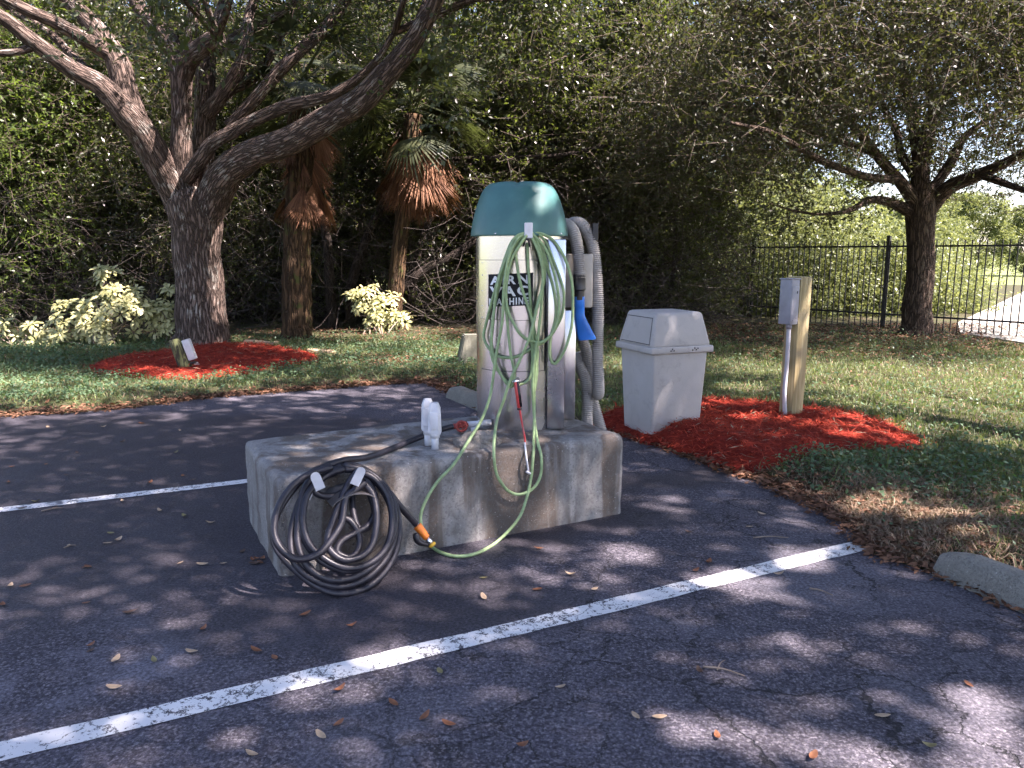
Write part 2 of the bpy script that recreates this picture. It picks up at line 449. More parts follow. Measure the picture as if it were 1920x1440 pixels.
def sdist(pts, poly):
    """signed distance to a polygon in the ground plane, positive inside"""
    pts = np.asarray(pts, float)[:, :2]; poly = np.asarray(poly, float)[:, :2]
    a = poly; b = np.roll(poly, -1, 0); best = np.full(len(pts), 1e9); ins = np.zeros(len(pts), bool)
    for (ax, ay), (bx, by) in zip(a, b):
        ex, ey = bx - ax, by - ay
        t = np.clip(((pts[:, 0] - ax) * ex + (pts[:, 1] - ay) * ey) / (ex * ex + ey * ey + 1e-12), 0, 1)
        best = np.minimum(best, np.hypot(pts[:, 0] - ax - t * ex, pts[:, 1] - ay - t * ey))
        c = ((ay > pts[:, 1]) != (by > pts[:, 1])) & (pts[:, 0] < ex * (pts[:, 1] - ay) / (ey + 1e-12) + ax)
        ins ^= c
    return np.where(ins, best, -best)
def fnoise(x, y, s, seed=0):
    """cheap smooth value noise, vectorised"""
    x = x * s + seed * 17.3; y = y * s + seed * 9.1
    xi, yi = np.floor(x), np.floor(y); xf, yf = x - xi, y - yi
    h = lambda a, b: (np.sin(a * 127.1 + b * 311.7) * 43758.5453) % 1.0
    u, v = xf * xf * (3 - 2 * xf), yf * yf * (3 - 2 * yf)
    return (h(xi, yi) * (1 - u) + h(xi + 1, yi) * u) * (1 - v) + (h(xi, yi + 1) * (1 - u) + h(xi + 1, yi + 1) * u) * v

# ================================================================== THE GROUND
edge_px = [(-500, 835), (-200, 803), (0, 782), (120, 775), (250, 764), (400, 745), (560, 733), (700, 722), (800, 717), (832, 730)]
EDGE = [P(*p) for p in edge_px]
WS1 = (P(835, 742), Vector((0.46, -0.888, 0)))                 # line of the wheel stop behind the machine
EDGE += [WS1[0] + WS1[1] * 1.0 + Vector((0.06, 0.03, 0)), WS1[0] + WS1[1] * 1.75 + Vector((0.1, 0.05, 0))]
EDGE += [P(*p) for p in [(1130, 806), (1240, 838), (1330, 872), (1420, 902), (1520, 945), (1600, 990), (1640, 1040), (1750, 1075), (1925, 1148), (2100, 1225), (2400, 1400)]]
LOT = EDGE + [Vector((3.5, 0, 0)), Vector((4.5, -3, 0)), Vector((30, -8, 0)), Vector((40, -60, 0)), Vector((-60, -60, 0)), Vector((-60, 6, 0)), Vector((-12, 7.2, 0))]
LOTA = np.array([[p.x, p.y] for p in LOT])

def asphalt_mat():
    m, t, b = mat('asphalt')
    v = coords(t)
    big = noise_n(t, v, 0.55, 9, 0.62, 0.4); med = noise_n(t, v, 3.2, 9, 0.7, 0.3); fine = noise_n(t, v, 95, 3, 0.7)
    c = mix(t, mapr(t, big, 0.36, 0.62), (0.047, 0.043, 0.057), (0.084, 0.078, 0.099))
    c = mix(t, mapr(t, med, 0.44, 0.66, 0, 0.85), c, (0.042, 0.037, 0.048))
    vo = N(t, 'ShaderNodeTexVoronoi'); vo.inputs['Scale'].default_value = 110; L(t, v, vo.inputs['Vector'])
    st = N(t, 'ShaderNodeSeparateColor'); L(t, vo.outputs['Color'], st.inputs[0])
    c = mix(t, mapr(t, st.outputs[0], 0.45, 1.0, 0, 0.75), c, (0.17, 0.16, 0.175))
    c = mix(t, mapr(t, fine, 0.5, 0.72, 0, 0.75), c, (0.016, 0.015, 0.019))
    c = mix(t, mapr(t, noise_n(t, v, 46, 3, 0.65), 0.47, 0.60, 0, 0.6), c, (0.022, 0.019, 0.026))
    c = mix(t, mapr(t, noise_n(t, v, 60, 2, 0.6), 0.58, 0.70, 0, 0.6), c, (0.19, 0.175, 0.20))
    # sun-bleached patches that stayed dry
    pale = noise_n(t, v, 0.9, 10, 0.68, 0.8)
    xy = N(t, 'ShaderNodeSeparateXYZ'); L(t, v, xy.inputs[0])
    wv = N(t, 'ShaderNodeVectorMath', operation='ADD'); L(t, v, wv.inputs[0])
    nz = N(t, 'ShaderNodeTexNoise'); nz.inputs['Scale'].default_value = 1.4; nz.inputs['Detail'].default_value = 7; nz.inputs['Roughness'].default_value = 0.65; L(t, v, nz.inputs['Vector'])
    sb = N(t, 'ShaderNodeVectorMath', operation='MULTIPLY_ADD'); L(t, nz.outputs['Color'], sb.inputs[0])
    sb.inputs[1].default_value = (1.3, 0.7, 0); sb.inputs[2].default_value = (-0.65, -0.35, 0)
    L(t, sb.outputs[0], wv.inputs[1])
    def blob(cx, cy, rx, ry, soft=0.35, rot=0.0):
        mp = N(t, 'ShaderNodeMapping', vector_type='TEXTURE'); mp.inputs['Location'].default_value = (cx, cy, 0)
        mp.inputs['Rotation'].default_value = (0, 0, rot); mp.inputs['Scale'].default_value = (rx, ry, 1000)
        L(t, wv.outputs[0], mp.inputs['Vector'])
        ln = N(t, 'ShaderNodeVectorMath', operation='LENGTH'); L(t, mp.outputs[0], ln.inputs[0])
        return mapr(t, ln.outputs['Value'], 1.0 + soft, 1.0 - soft)
    a = P(190, 950); w1 = blob(a.x, a.y, 2.0, 1.55, 0.25)
    a = P(200, 830); w2 = blob(a.x - 1, a.y, 4.6, 1.25, 0.25)
    a = P(700, 1130); w3 = blob(a.x, a.y, 0.95, 0.42, 0.4)
    a = P(1040, 1000); w4 = blob(a.x, a.y, 0.75, 0.26, 0.5, 0.45)
    a = P(1270, 895); w5 = blob(a.x, a.y, 0.50, 0.22, 0.3, 0.4)
    wet = math_n(t, 'MAXIMUM', math_n(t, 'MAXIMUM', math_n(t, 'MAXIMUM', w1, w2), math_n(t, 'MAXIMUM', w3, w4)), w5)
    c = mix(t, mapr(t, pale, 0.50, 0.64, 0, 0.75), c, (0.115, 0.110, 0.130))
    for px_, py_, rx_, ry_, ro_ in ((330, 1215, .48, .13, .35), (60, 1290, .35, .14, .3), (220, 1265, .3, .10, .3), (1330, 935, .35, .10, .4)):
        a = P(px_, py_); wb = blob(a.x, a.y, rx_, ry_, .45, ro_); c = mix(t, math_n(t, 'MULTIPLY', math_n(t, 'MULTIPLY', wb, mapr(t, med, .42, .60)), .8), c, (0.125, 0.120, 0.145))
    # crack net
    nz = N(t, 'ShaderNodeTexNoise'); nz.inputs['Scale'].default_value = 2.2; nz.inputs['Detail'].default_value = 7; nz.inputs['Roughness'].default_value = 0.65; L(t, v, nz.inputs['Vector'])
    sb = N(t, 'ShaderNodeVectorMath', operation='MULTIPLY_ADD'); L(t, nz.outputs['Color'], sb.inputs[0])
    sb.inputs[1].default_value = (0.55, 0.55, 0.0); L(t, v, sb.inputs[2])
    def cracks(scale, wdt, lo, hi, seed):
        vo = N(t, 'ShaderNodeTexVoronoi', feature='DISTANCE_TO_EDGE'); vo.inputs['Scale'].default_value = scale; L(t, sb.outputs[0], vo.inputs['Vector'])
        k = mapr(t, vo.outputs['Distance'], wdt, wdt * 0.25)
        mv = N(t, 'ShaderNodeMapping'); mv.inputs['Location'].default_value = (seed, seed * 2, 0); L(t, v, mv.inputs['Vector'])
        return math_n(t, 'MULTIPLY', k, mapr(t, noise_n(t, mv.outputs[0], 0.9, 3), lo, hi))
    ck = math_n(t, 'MAXIMUM', cracks(1.25, 0.0075, 0.40, 0.54, 3), cracks(3.2, 0.013, 0.46, 0.58, 8))
    rightside = mapr(t, xy.outputs[0], -1.2, 0.3)
    ck = math_n(t, 'MULTIPLY', ck, mapr(t, rightside, 0, 1, 0.15, 1.0))
    c = mix(t, math_n(t, 'MULTIPLY', ck, 0.85), c, (0.008, 0.008, 0.010))
    c = mix(t, math_n(t, 'MULTIPLY', wet, 0.70), c, (0.027, 0.024, 0.030))
    g1 = mapr(t, noise_n(t, v, 75, 3, 0.7), 0.35, 0.66, 0.55, 1.5); g2 = N(t, 'ShaderNodeCombineColor'); [L(t, g1, g2.inputs[k_]) for k_ in range(3)]
    c = mix(t, 1.0, c, g2.outputs[0], 'MULTIPLY')
    L(t, c, b.inputs['Base Color'])
    L(t, mapr(t, wet, 0, 1, 0.88, 0.62), b.inputs['Roughness'])
    b.inputs['Specular IOR Level'].default_value = 0.4
    p = bump(t, b, math_n(t, 'SUBTRACT', fine, math_n(t, 'MULTIPLY', ck, 2.5)), 0.006, 0.75)
    bump(t, b, med, 0.02, 0.35, p)
    M['asphalt'] = m
asphalt_mat()
def paint_mat():
    m, t, b = mat('line_paint')
    v = coords(t)
    n = noise_n(t, v, 28, 6, 0.75); n2 = noise_n(t, v, 2.5, 5); n3 = noise_n(t, v, 120, 3, 0.7)
    s = math_n(t, 'ADD', math_n(t, 'MULTIPLY', n, 0.6), math_n(t, 'MULTIPLY', n3, 0.4))
    worn = mapr(t, math_n(t, 'ADD', s, math_n(t, 'MULTIPLY', n2, 0.25)), 0.655, 0.70)
    c = mix(t, mapr(t, n2, 0.3, 0.7), (0.60, 0.60, 0.60), (0.74, 0.74, 0.72))
    nz = N(t, 'ShaderNodeTexNoise'); nz.inputs['Scale'].default_value = 2.2; nz.inputs['Detail'].default_value = 7; nz.inputs['Roughness'].default_value = 0.65; L(t, v, nz.inputs['Vector'])
    sb = N(t, 'ShaderNodeVectorMath', operation='MULTIPLY_ADD'); L(t, nz.outputs['Color'], sb.inputs[0]); sb.inputs[1].default_value = (0.55, 0.55, 0); L(t, v, sb.inputs[2])
    vo = N(t, 'ShaderNodeTexVoronoi', feature='DISTANCE_TO_EDGE'); vo.inputs['Scale'].default_value = 3.2; L(t, sb.outputs[0], vo.inputs['Vector'])
    ck = mapr(t, vo.outputs['Distance'], 0.018, 0.005)
    c = mix(t, math_n(t, 'MAXIMUM', worn, math_n(t, 'MULTIPLY', ck, 0.8)), c, (0.05, 0.048, 0.055))
    L(t, c, b.inputs['Base Color']); b.inputs['Roughness'].default_value = 0.7
    bump(t, b, s, 0.004, 0.5); M['line_paint'] = m
paint_mat()
def soil_mat(name, a, b_, c_, s=3.0):
    m, t, b = mat(name)
    v = coords(t); n = noise_n(t, v, s, 8, 0.7); n2 = noise_n(t, v, 40, 5, 0.7); n3 = noise_n(t, v, 0.4, 4)
    c = mix(t, mapr(t, n, 0.4, 0.62), a, b_)
    c = mix(t, mapr(t, n2, 0.45, 0.7, 0, 0.7), c, c_)
    c = mix(t, mapr(t, n3, 0.45, 0.65, 0, 0.4), c, b_)
    L(t, c, b.inputs['Base Color']); b.inputs['Roughness'].default_value = 0.95; b.inputs['Specular IOR Level'].default_value = 0.2
    bump(t, b, n2, 0.03, 0.8); M[name] = m
soil_mat('lawn_soil', (0.060, 0.048, 0.030), (0.050, 0.062, 0.022), (0.11, 0.085, 0.055))
soil_mat('field_grass', (0.14, 0.19, 0.055), (0.20, 0.23, 0.085), (0.24, 0.25, 0.12), 0.8)
soil_mat('mulch', (0.17, 0.014, 0.008), (0.26, 0.025, 0.012), (0.09, 0.009, 0.006), 9)
soil_mat('sand_path', (0.50, 0.48, 0.42), (0.42, 0.40, 0.34), (0.55, 0.53, 0.47), 4)

# far ground: one sheet to the horizon
bm = bmesh.new()
for q in [(-900, -900), (900, -900), (900, 900), (-900, 900)]: bm.verts.new((*q, -0.05))
bm.faces.new(bm.verts)
setp(bm_obj('ground', bm, None, 'field_grass'), kind='structure')
# parking lot sheet
bm = bmesh.new()
f = bm.faces.new([bm.verts.new((p.x, p.y, 0.0)) for p in LOT])
bmesh.ops.triangulate(bm, faces=[f]); bm.normal_update()
for f in bm.faces:
    if f.normal.z < 0: f.normal_flip()
setp(bm_obj('parking_lot', bm, None, 'asphalt'), kind='structure')
# lawn: a sheet that rises beside the asphalt and runs below it
def lawn_h(x, y):
    p = np.stack([x, y], 1); s = -sdist(p, LOTA)             # distance outside the lot
    k = np.clip(s / 0.45, 0, 1); k = k * k * (3 - 2 * k)
    h = k * (0.035 + 0.035 * fnoise(x, y, 0.7, 1) + 0.018 * fnoise(x, y, 3.1, 2)) - 0.004
    h = np.where(s < 0, -0.06, h)
    edge = np.minimum.reduce([x + 30, 34 - x, 40 - y])
    return np.where(edge < 1.5, -0.08, h), s
xs = np.concatenate([np.arange(-30, -10, 1.0), np.arange(-10, 12, 0.13), np.arange(12, 34.1, 1.0)])
ys = np.concatenate([np.arange(-2, 1.5, 0.5), np.arange(1.5, 17, 0.13), np.arange(17, 40.1, 1.0)])
gx, gy = np.meshgrid(xs, ys); hx, hs = lawn_h(gx.ravel(), gy.ravel())
V = np.stack([gx.ravel(), gy.ravel(), hx], 1); nx, ny = len(xs), len(ys)
i = np.arange(ny - 1)[:, None] * nx + np.arange(nx - 1); i = i.ravel()
FQ = np.stack([i, i + 1, i + nx + 1, i + nx], 1); keep = (hs[FQ] > -0.35).any(1)
me = bpy.data.meshes.new('lawn'); me.from_pydata(V.tolist(), [], FQ[keep].tolist()); me.polygons.foreach_set('use_smooth', [True] * len(me.polygons))
setp(obj('lawn', me, None, 'lawn_soil'), kind='structure')
# pale path beyond the fence
bm = bmesh.new()
pp = [P(1795, 612), P(1925, 548), P(2300, 560), P(2300, 668), P(1925, 652), P(1800, 632)]
bm.faces.new([bm.verts.new((p.x, p.y, 0.085)) for p in pp][::-1]); bm.normal_update()
for f in bm.faces:
    if f.normal.z < 0: f.normal_flip()
r = bmesh.ops.extrude_face_region(bm, geom=bm.faces[:])
bmesh.ops.translate(bm, vec=(0, 0, -0.14), verts=[g for g in r['geom'] if isinstance(g, bmesh.types.BMVert)])
bmesh.ops.recalc_face_normals(bm, faces=bm.faces)
setp(bm_obj('path', bm, None, 'sand_path'), kind='structure')

# painted stall lines
def strip(name, a, b, wdt, label):
    d = (b - a).normalized(); n = Vector((-d.y, d.x, 0)) * (wdt / 2); k = 60
    bm = bmesh.new(); rows = []
    for j in range(k + 1):
        p = a.lerp(b, j / k); e1, e2 = random.uniform(-.004, .004), random.uniform(-.004, .004)
        rows.append((bm.verts.new((p + n * (1 + e1 / .05) + Vector((0, 0, .004)))), bm.verts.new((p - n * (1 + e2 / .05) + Vector((0, 0, .004))))))
    for r0, r1 in zip(rows, rows[1:]): bm.faces.new((r0[1], r1[1], r1[0], r0[0]))
    return setp(bm_obj(name, bm, None, 'line_paint'), label, 'painted line')
A = P(530, 1080); B = P(1162, 962)
U = (B - A).normalized(); Vv = Vector((-U.y, U.x, 0))          # plinth length and depth directions
def ext(a, b, s): return a + (a - b) * s
a, b = P(60, 1397), P(1612, 1024)
strip('stall_line', ext(a, b, 0.7), b, 0.115, 'white stall line running past the concrete block to the wheel stop')
a, b = P(0, 957), P(452, 904)
strip('stall_line', ext(a, b, 2.2), b + (b - a).normalized() * 0.12, 0.10, 'white stall line that ends against the back of the concrete block')

# ================================================================== WHEEL STOPS
def wheel_stop(loc, d, label, ln=1.83, wd=0.19, ht=0.14):
    n = 24; bm = bmesh.new(); rows = []
    prof = [(-wd / 2, 0), (-wd / 2 + .012, ht * .45), (-wd * .26, ht * .93), (-wd * .16, ht), (wd * .16, ht), (wd * .26, ht * .93), (wd / 2 - .012, ht * .45), (wd / 2, 0)]
    for j in range(n + 1):
        x = ln * j / n; row = []
        endk = min(x, ln - x); sq = min(1, 0.72 + endk / .12 * .28)
        for (y, z) in prof:
            q = noise.noise(Vector((x * 9, y * 20, z * 20 + loc[0]))) * .006
            row.append(bm.verts.new((x, y * (1 + q * 3), z * (sq if z > 0.05 else 1) + (q if z > 0 else -0.01))))
        rows.append(row)
    for r0, r1 in zip(rows, rows[1:]):
        for k in range(len(prof) - 1): bm.faces.new((r0[k], r1[k], r1[k + 1], r0[k + 1]))
    bm.faces.new(rows[0]); bm.faces.new(rows[-1][::-1])
    bmesh.ops.recalc_face_normals(bm, faces=bm.faces)
    o = bm_obj('wheel_stop', bm, None, 'kerb_concrete', R(38))
    o.location = loc; o.rotation_euler = (0, 0, math.atan2(d.y, d.x))
    return setp(o, label, 'wheel stop', 'concrete wheel stops')
p = P(1752, 1078); wheel_stop(p - U * 0.02 + U * .10, Vector((.40, -.916, 0)), 'grey concrete wheel stop beside the dry grass at the end of the stall line')
p = P(836, 745); wheel_stop(p + U * .09, WS1[1], 'brown stained concrete wheel stop behind the vacuum machine')

# ================================================================== CONCRETE PLINTH
PL, PW, PH = (B - A).length + .03, 0.93, 0.49
PC = A - U * .015 + U * PL / 2 + Vv * (PW / 2 - .015)
PROT = math.atan2(U.y, U.x)
bm = bmesh.new()
box(bm, (0, 0, PH / 2 - .03), (PL, PW, PH + .06), 0, 0.038, seg=3)
for _ in range(2):
    bmesh.ops.subdivide_edges(bm, edges=[e for e in bm.edges if e.calc_length() > 0.10], cuts=3, use_grid_fill=True)
bm.normal_update()
for v in bm.verts:
    q = noise.noise(v.co * 6) * .007 + noise.noise(v.co * 19) * .005 + noise.noise(v.co * 47) * .003
    v.co += v.normal * q
plinth = bm_obj('concrete_plinth', bm, None, 'concrete', True)
plinth.location = (PC.x, PC.y, 0); plinth.rotation_euler = (0, 0, PROT)
setp(plinth, 'long stained concrete block that carries the vacuum machine and hose coil', 'concrete block')
FACE_P, FACE_N = A.copy(), -Vv                                 # front long face
def on_face(px, py, off, lean=0.0):
    """sight line to a plane before the front face; lean tips its foot outwards"""
    n = (FACE_N + Vector((0, 0, lean))).normalized()
    return plane_hit(px, py, FACE_P + FACE_N * off + Vector((0, 0, PH)), n)

# ================================================================== VACUUM MACHINE
VC = Vector((0.045, 4.82, PH)); VR = 0.268
vac = empty('vacuum_machine', VC, 'tall stainless steel car vacuum with green dome standing on concrete block', 'vacuum machine')
def body_hit(px, py, off=0.0, ext_ok=True):
    d = ray(px, py); r = VR + off
    ox, oy = CAM.x - VC.x, CAM.y - VC.y
    a = d.x ** 2 + d.y ** 2; b_ = ox * d.x + oy * d.y; c = ox * ox + oy * oy - r * r
    disc = b_ * b_ - a * c
    t = (-b_ - math.sqrt(disc)) / a if disc > 0 else -b_ / a
    return CAM + d * t
def ang(p): return math.atan2(p.y - VC.y, p.x - VC.x)
bm = bmesh.new()
lathe(bm, [(VR + .006, .0), (VR + .006, .05), (VR + .002, .052)], VC, 64, False)
bm_obj('base_ring', bm, vac, 'steel', R(30))
bm = bmesh.new()
lathe(bm, [(VR, .052), (VR, .4), (VR, .8), (VR, 1.19), (VR * .9, 1.2)], VC, 64, True)
body = bm_obj('body', bm, vac, 'steel', R(30))
bm = bmesh.new()
prof = [(.285, 1.168), (.296, 1.165), (.298, 1.18), (.290, 1.235), (.274, 1.305), (.253, 1.37), (.232, 1.42), (.212, 1.452), (.186, 1.474), (.16, 1.482), (.10, 1.484), (.03, 1.4845)]
pr = [tuple(q) for q in cr(prof, 3)]
lathe(bm, pr, VC, 64, True)
for v in bm.verts:                                                # a small dent on the crown's rim
    a = math.atan2(v.co.y - VC.y, v.co.x - VC.x)
    z = v.co.z - VC.z
    if z > 1.46: v.co.z -= 0.012 * math.exp(-((a + 1.66) / 0.09) ** 2) * min(1, math.hypot(v.co.x - VC.x, v.co.y - VC.y) / .15)
dome = bm_obj('dome', bm, vac, 'green_paint', True)
def patch(name, px0, px1, py0, py1, r, m, parent, th=.004, skew=0.0, slant=0.0):
    """sheet metal panel curved round the body"""
    c0, c1 = body_hit(px0, (py0 + py1) / 2), body_hit(px1, (py0 + py1) / 2)
    a0, a1 = ang(c0), ang(c1); pc = (px0 + px1) / 2
    z1, z0 = body_hit(pc, py0).z, body_hit(pc, py1).z
    bm = bmesh.new(); k = max(3, int(abs(a1 - a0) / .07)); cols = []
    for j in range(k + 1):
        f_ = j / k; a = a0 + (a1 - a0) * f_
        col = []
        for rr, zz, e in ((VR + r - th, z0, 0), (VR + r, z0, 0), (VR + r, z1, 1), (VR + r - th, z1, 1)):
            aa = a + (slant if e else 0)
            col.append(bm.verts.new((VC.x + rr * math.cos(aa), VC.y + rr * math.sin(aa), zz + skew * (f_ - .5))))
        cols.append(col)
    for c_, d_ in zip(cols, cols[1:]):
        for q in range(4): bm.faces.new((c_[q], d_[q], d_[(q + 1) % 4], c_[(q + 1) % 4]))
    bm.faces.new(cols[0]); bm.faces.new(cols[-1][::-1])
    bmesh.ops.recalc_face_normals(bm, faces=bm.faces)
    return bm_obj(name, bm, parent, m, R(40)), (a0, a1, z0, z1)
def rivet(p, n, r=.006, parent=None, m='chrome', name='rivet'):
    bm = bmesh.new(); bmesh.ops.create_icosphere(bm, subdivisions=2, radius=r)
    bmesh.ops.translate(bm, verts=bm.verts, vec=p)
    return bm_obj(name, bm, parent, m, True)
patch('plate_gap_shade', 900.2, 1012.8, 487.2, 600.8, .003, 'gap_shade', vac, .002)  # dark sheets whose rims paint a shadow line round plate and door
patch('door_gap_shade', 904.2, 1021.8, 696.2, 805.8, .0025, 'gap_shade', vac, .002)
sign, sg = patch('sign_plate', 901, 1012, 488, 600, .007, 'steel', vac)
for py in (493, 516, 545, 573, 595):
    for px in (904, 1008): rivet(body_hit(px, py, .008), None, .0035, sign)
blk, bg_ = patch('sign_panel', 917, 998, 513, 574, .0085, 'paint_dark', sign, .002, .012, .012)
def letter(chr_, px0, px1, py0, py1, parent, tilt=0.0):
    cu = bpy.data.curves.new('t', 'FONT'); cu.body = chr_; cu.offset = .035; cu.resolution_u = 3; cu.fill_mode = 'FRONT'
    to = bpy.data.objects.new('t', cu); COL.objects.link(to)
    dg = bpy.context.evaluated_depsgraph_get(); me = bpy.data.meshes.new_from_object(to.evaluated_get(dg))
    bpy.data.objects.remove(to); bpy.data.curves.remove(cu)
    b_ = bmesh.new(); b_.from_mesh(me); bpy.data.meshes.remove(me)
    xs_ = [v.co.x for v in b_.verts]; ys_ = [v.co.y for v in b_.verts]
    x0, x1, y0, y1 = min(xs_), max(xs_), min(ys_), max(ys_)
    a0, a1 = ang(body_hit(px0, py0)), ang(body_hit(px1, py0)); pc = (px0 + px1) / 2
    zt, zb = body_hit(pc, py0).z, body_hit(pc, py1).z
    for v in b_.verts:
        fx, fy = (v.co.x - x0) / (x1 - x0), (v.co.y - y0) / (y1 - y0)
        a = a0 + (a1 - a0) * fx; rr = VR + .0105
        v.co = (VC.x + rr * math.cos(a), VC.y + rr * math.sin(a), zb + (zt - zb) * fy + tilt)
    return bm_obj('letter', b_, parent, 'paint_white')
def wording(txt, slots, px0, px1, py0, py1):
    for c_, (f0, f1) in zip(txt, slots):
        letter(c_, px0 + (px1 - px0) * f0, px0 + (px1 - px0) * f1, py0, py1, sign, .010 * ((f0 + f1) / 2 - .5))
wording('AIRN', [(0, .29), (.33, .40), (.45, .68), (.74, 1)], 921, 990, 516.5, 533)
wording('VAC', [(0, .34), (.34, .67), (.70, 1)], 920, 991, 536.5, 555)
wording('MACHINE', [(0, .17), (.19, .33), (.35, .48), (.51, .63), (.67, .70), (.74, .86), (.89, 1)], 919, 991, 558.5, 571.5)
door, dg_ = patch('lower_door', 905, 1021, 697, 805, .006, 'steel', vac)
rivet(body_hit(916, 662, .004), None, .004, door); rivet(body_hit(990, 809, .01), None, .004, door)
upd, ug_ = patch('upper_door', 1012.5, 1020, 447, 694, .005, 'steel', vac)
seam, _ = patch('door_seam', 1020.5, 1022.5, 447, 806, .0045, 'paint_dark', vac)
for px in (929, 1052): rivet(body_hit(px, 438, .03), None, .006, dome, name='screw')
bm = bmesh.new(); box(bm, (.265, 4.745, PH + .575), (.105, .33, 1.14), 0, .006); bm_obj('side_column', bm, vac, 'steel', R(30))
bm = bmesh.new(); box(bm, (.363, 5.0, PH + .36), (.085, .30, .70), 0, .006); bm_obj('side_box', bm, vac, 'steel', R(30))
bm = bmesh.new(); box(bm, (.42, 5.04, PH + .89), (.19, .22, .34), 0, .012); bm_obj('hose_panel', bm, vac, 'tan_panel', R(30))
bm = bmesh.new(); box(bm, (.45, 5.10, PH + .70), (.05, .10, .05), 0, .004); bm_obj('panel_bracket', bm, vac, 'black_plastic')
bm = bmesh.new(); p = D(1112, 436, 5.12); box(bm, p, (.035, .30, .11), 0, .003); bm_obj('hose_rack', bm, vac, 'black_plastic')
# bracket the green hose hangs from
hk = body_hit(991, 432, .065)
bm = bmesh.new(); box(bm, (hk.x, hk.y, hk.z), (.048, .006, .088), 0, .004, seg=1)
hook = bm_obj('hose_hook', bm, vac, 'hook_grey')
bm = bmesh.new(); box(bm, (hk.x, hk.y + .045, hk.z - .012), (.040, .085, .045), 0, .004); bm_obj('hook_arm', bm, hook, 'hook_grey')
tb = Tubes(); q = body_hit(988, 452, .05); tb.add(cr([q + Vector((-.02, 0, -.03)), q + Vector((-.012, -.01, .005)), q + Vector((.008, -.01, .006)), q + Vector((.016, 0, -.03))], 4), .006, 8)
obj('strap', tb.mesh('strap'), hook, 'black_rubber')

# corrugated vacuum hose: rings are real relief
def corrugated(tb, pts, r, pitch=.0125):
    c = cr(pts, 24); ln = np.concatenate([[0], np.cumsum(np.linalg.norm(np.diff(c, axis=0), axis=1))])
    n = int(ln[-1] / (pitch / 4)); s = np.linspace(0, ln[-1], n)
    q = np.stack([np.interp(s, ln, c[:, k]) for k in range(3)], 1)
    rad = r * (1 + .12 * np.where((np.arange(n) % 4) < 2, 1, -1))
    tb.add(q, rad, 14)
vh = empty('vacuum_hose', D(1120, 745, 5.0), 'grey corrugated vacuum hose looped down the side of the machine with blue nozzle', 'hose')
tb = Tubes(); HR = .0355
corrugated(tb, [D(1040, 470, 5.06), D(1046, 428, 5.05), D(1061, 421, 4.98), D(1076, 437, 4.90), D(1084, 475, 4.86), D(1087, 522, 4.85)], HR)
corrugated(tb, [D(1058, 445, 5.10), D(1070, 421, 5.08), D(1090, 421, 5.03), D(1108, 450, 5.0), D(1117, 500, 4.98), D(1121, 580, 4.97), D(1120, 660, 4.97), D(1122, 712, 4.97), D(1122, 737, 5.01), D(1119, 735, 5.10), D(1112, 708, 5.13), D(1101, 665, 5.12), D(1088, 620, 5.12), D(1080, 570, 5.14)], HR)
corrugated(tb, [D(1078, 670, 5.16), D(1088, 688, 5.12), D(1098, 715, 5.09), D(1101, 750, 5.07), D(1101, 795, 5.06), D(1103, 822, 5.08)], HR)
corrugated(tb, [D(1086, 660, 5.26), D(1097, 700, 5.26), D(1110, 745, 5.24), D(1121, 785, 5.22), D(1132, 822, 5.2)], HR)
obj('hose', tb.mesh('hose'), vh, 'hose_grey')
def chain(name, px, r, m, parent, Y, sides=20):
    tb = Tubes(); tb.add([D(x, y, Y) for x, y in px], r, sides); me = tb.mesh(name, False); smooth_angle(me, R(35)); return obj(name, me, parent, m)
chain('coupler', [(1086.5, 515), (1086.5, 519), (1086.5, 521), (1086.5, 539), (1086.5, 541), (1086, 543), (1086, 545), (1086, 562)], [.0385, .040, .038, .038, .040, .040, .034, .034], 'black_plastic', vh, 4.85)
bm = bmesh.new()                                                     # crevice nozzle: round neck flattening to a wide skewed mouth
secs = [(1076, 1096, 556, .031), (1075.5, 1096.5, 574, .032), (1076.5, 1096, 576, .030), (1076.5, 1096.5, 591, .029), (1077.5, 1100, 600, .027), (1079, 1105.5, 612, .023), (1081.5, 1111.5, 624, .019), (1084, 1117.5, 635, .016), (1085, 1117, 638, .015)]
rings = []
for (xl, xr, y, ry) in secs:
    c0_, c1_ = D(xl, y, 4.85), D(xr, y - (2 if y > 600 else 0), 4.85); c = (c0_ + c1_) / 2; hv = (c1_ - c0_) / 2
    rings.append([bm.verts.new(c + hv * math.copysign(abs(math.cos(a)) ** .75, math.cos(a)) + Vector((0, ry * math.copysign(abs(math.sin(a)) ** .75, math.sin(a)), 0))) for a in [2 * math.pi * k / 24 for k in range(24)]])
for a_, b_ in zip(rings, rings[1:]):
    for k in range(24): bm.faces.new((a_[k], a_[(k + 1) % 24], b_[(k + 1) % 24], b_[k]))
bm_obj('nozzle', bm, vh, 'blue_plastic', R(50))

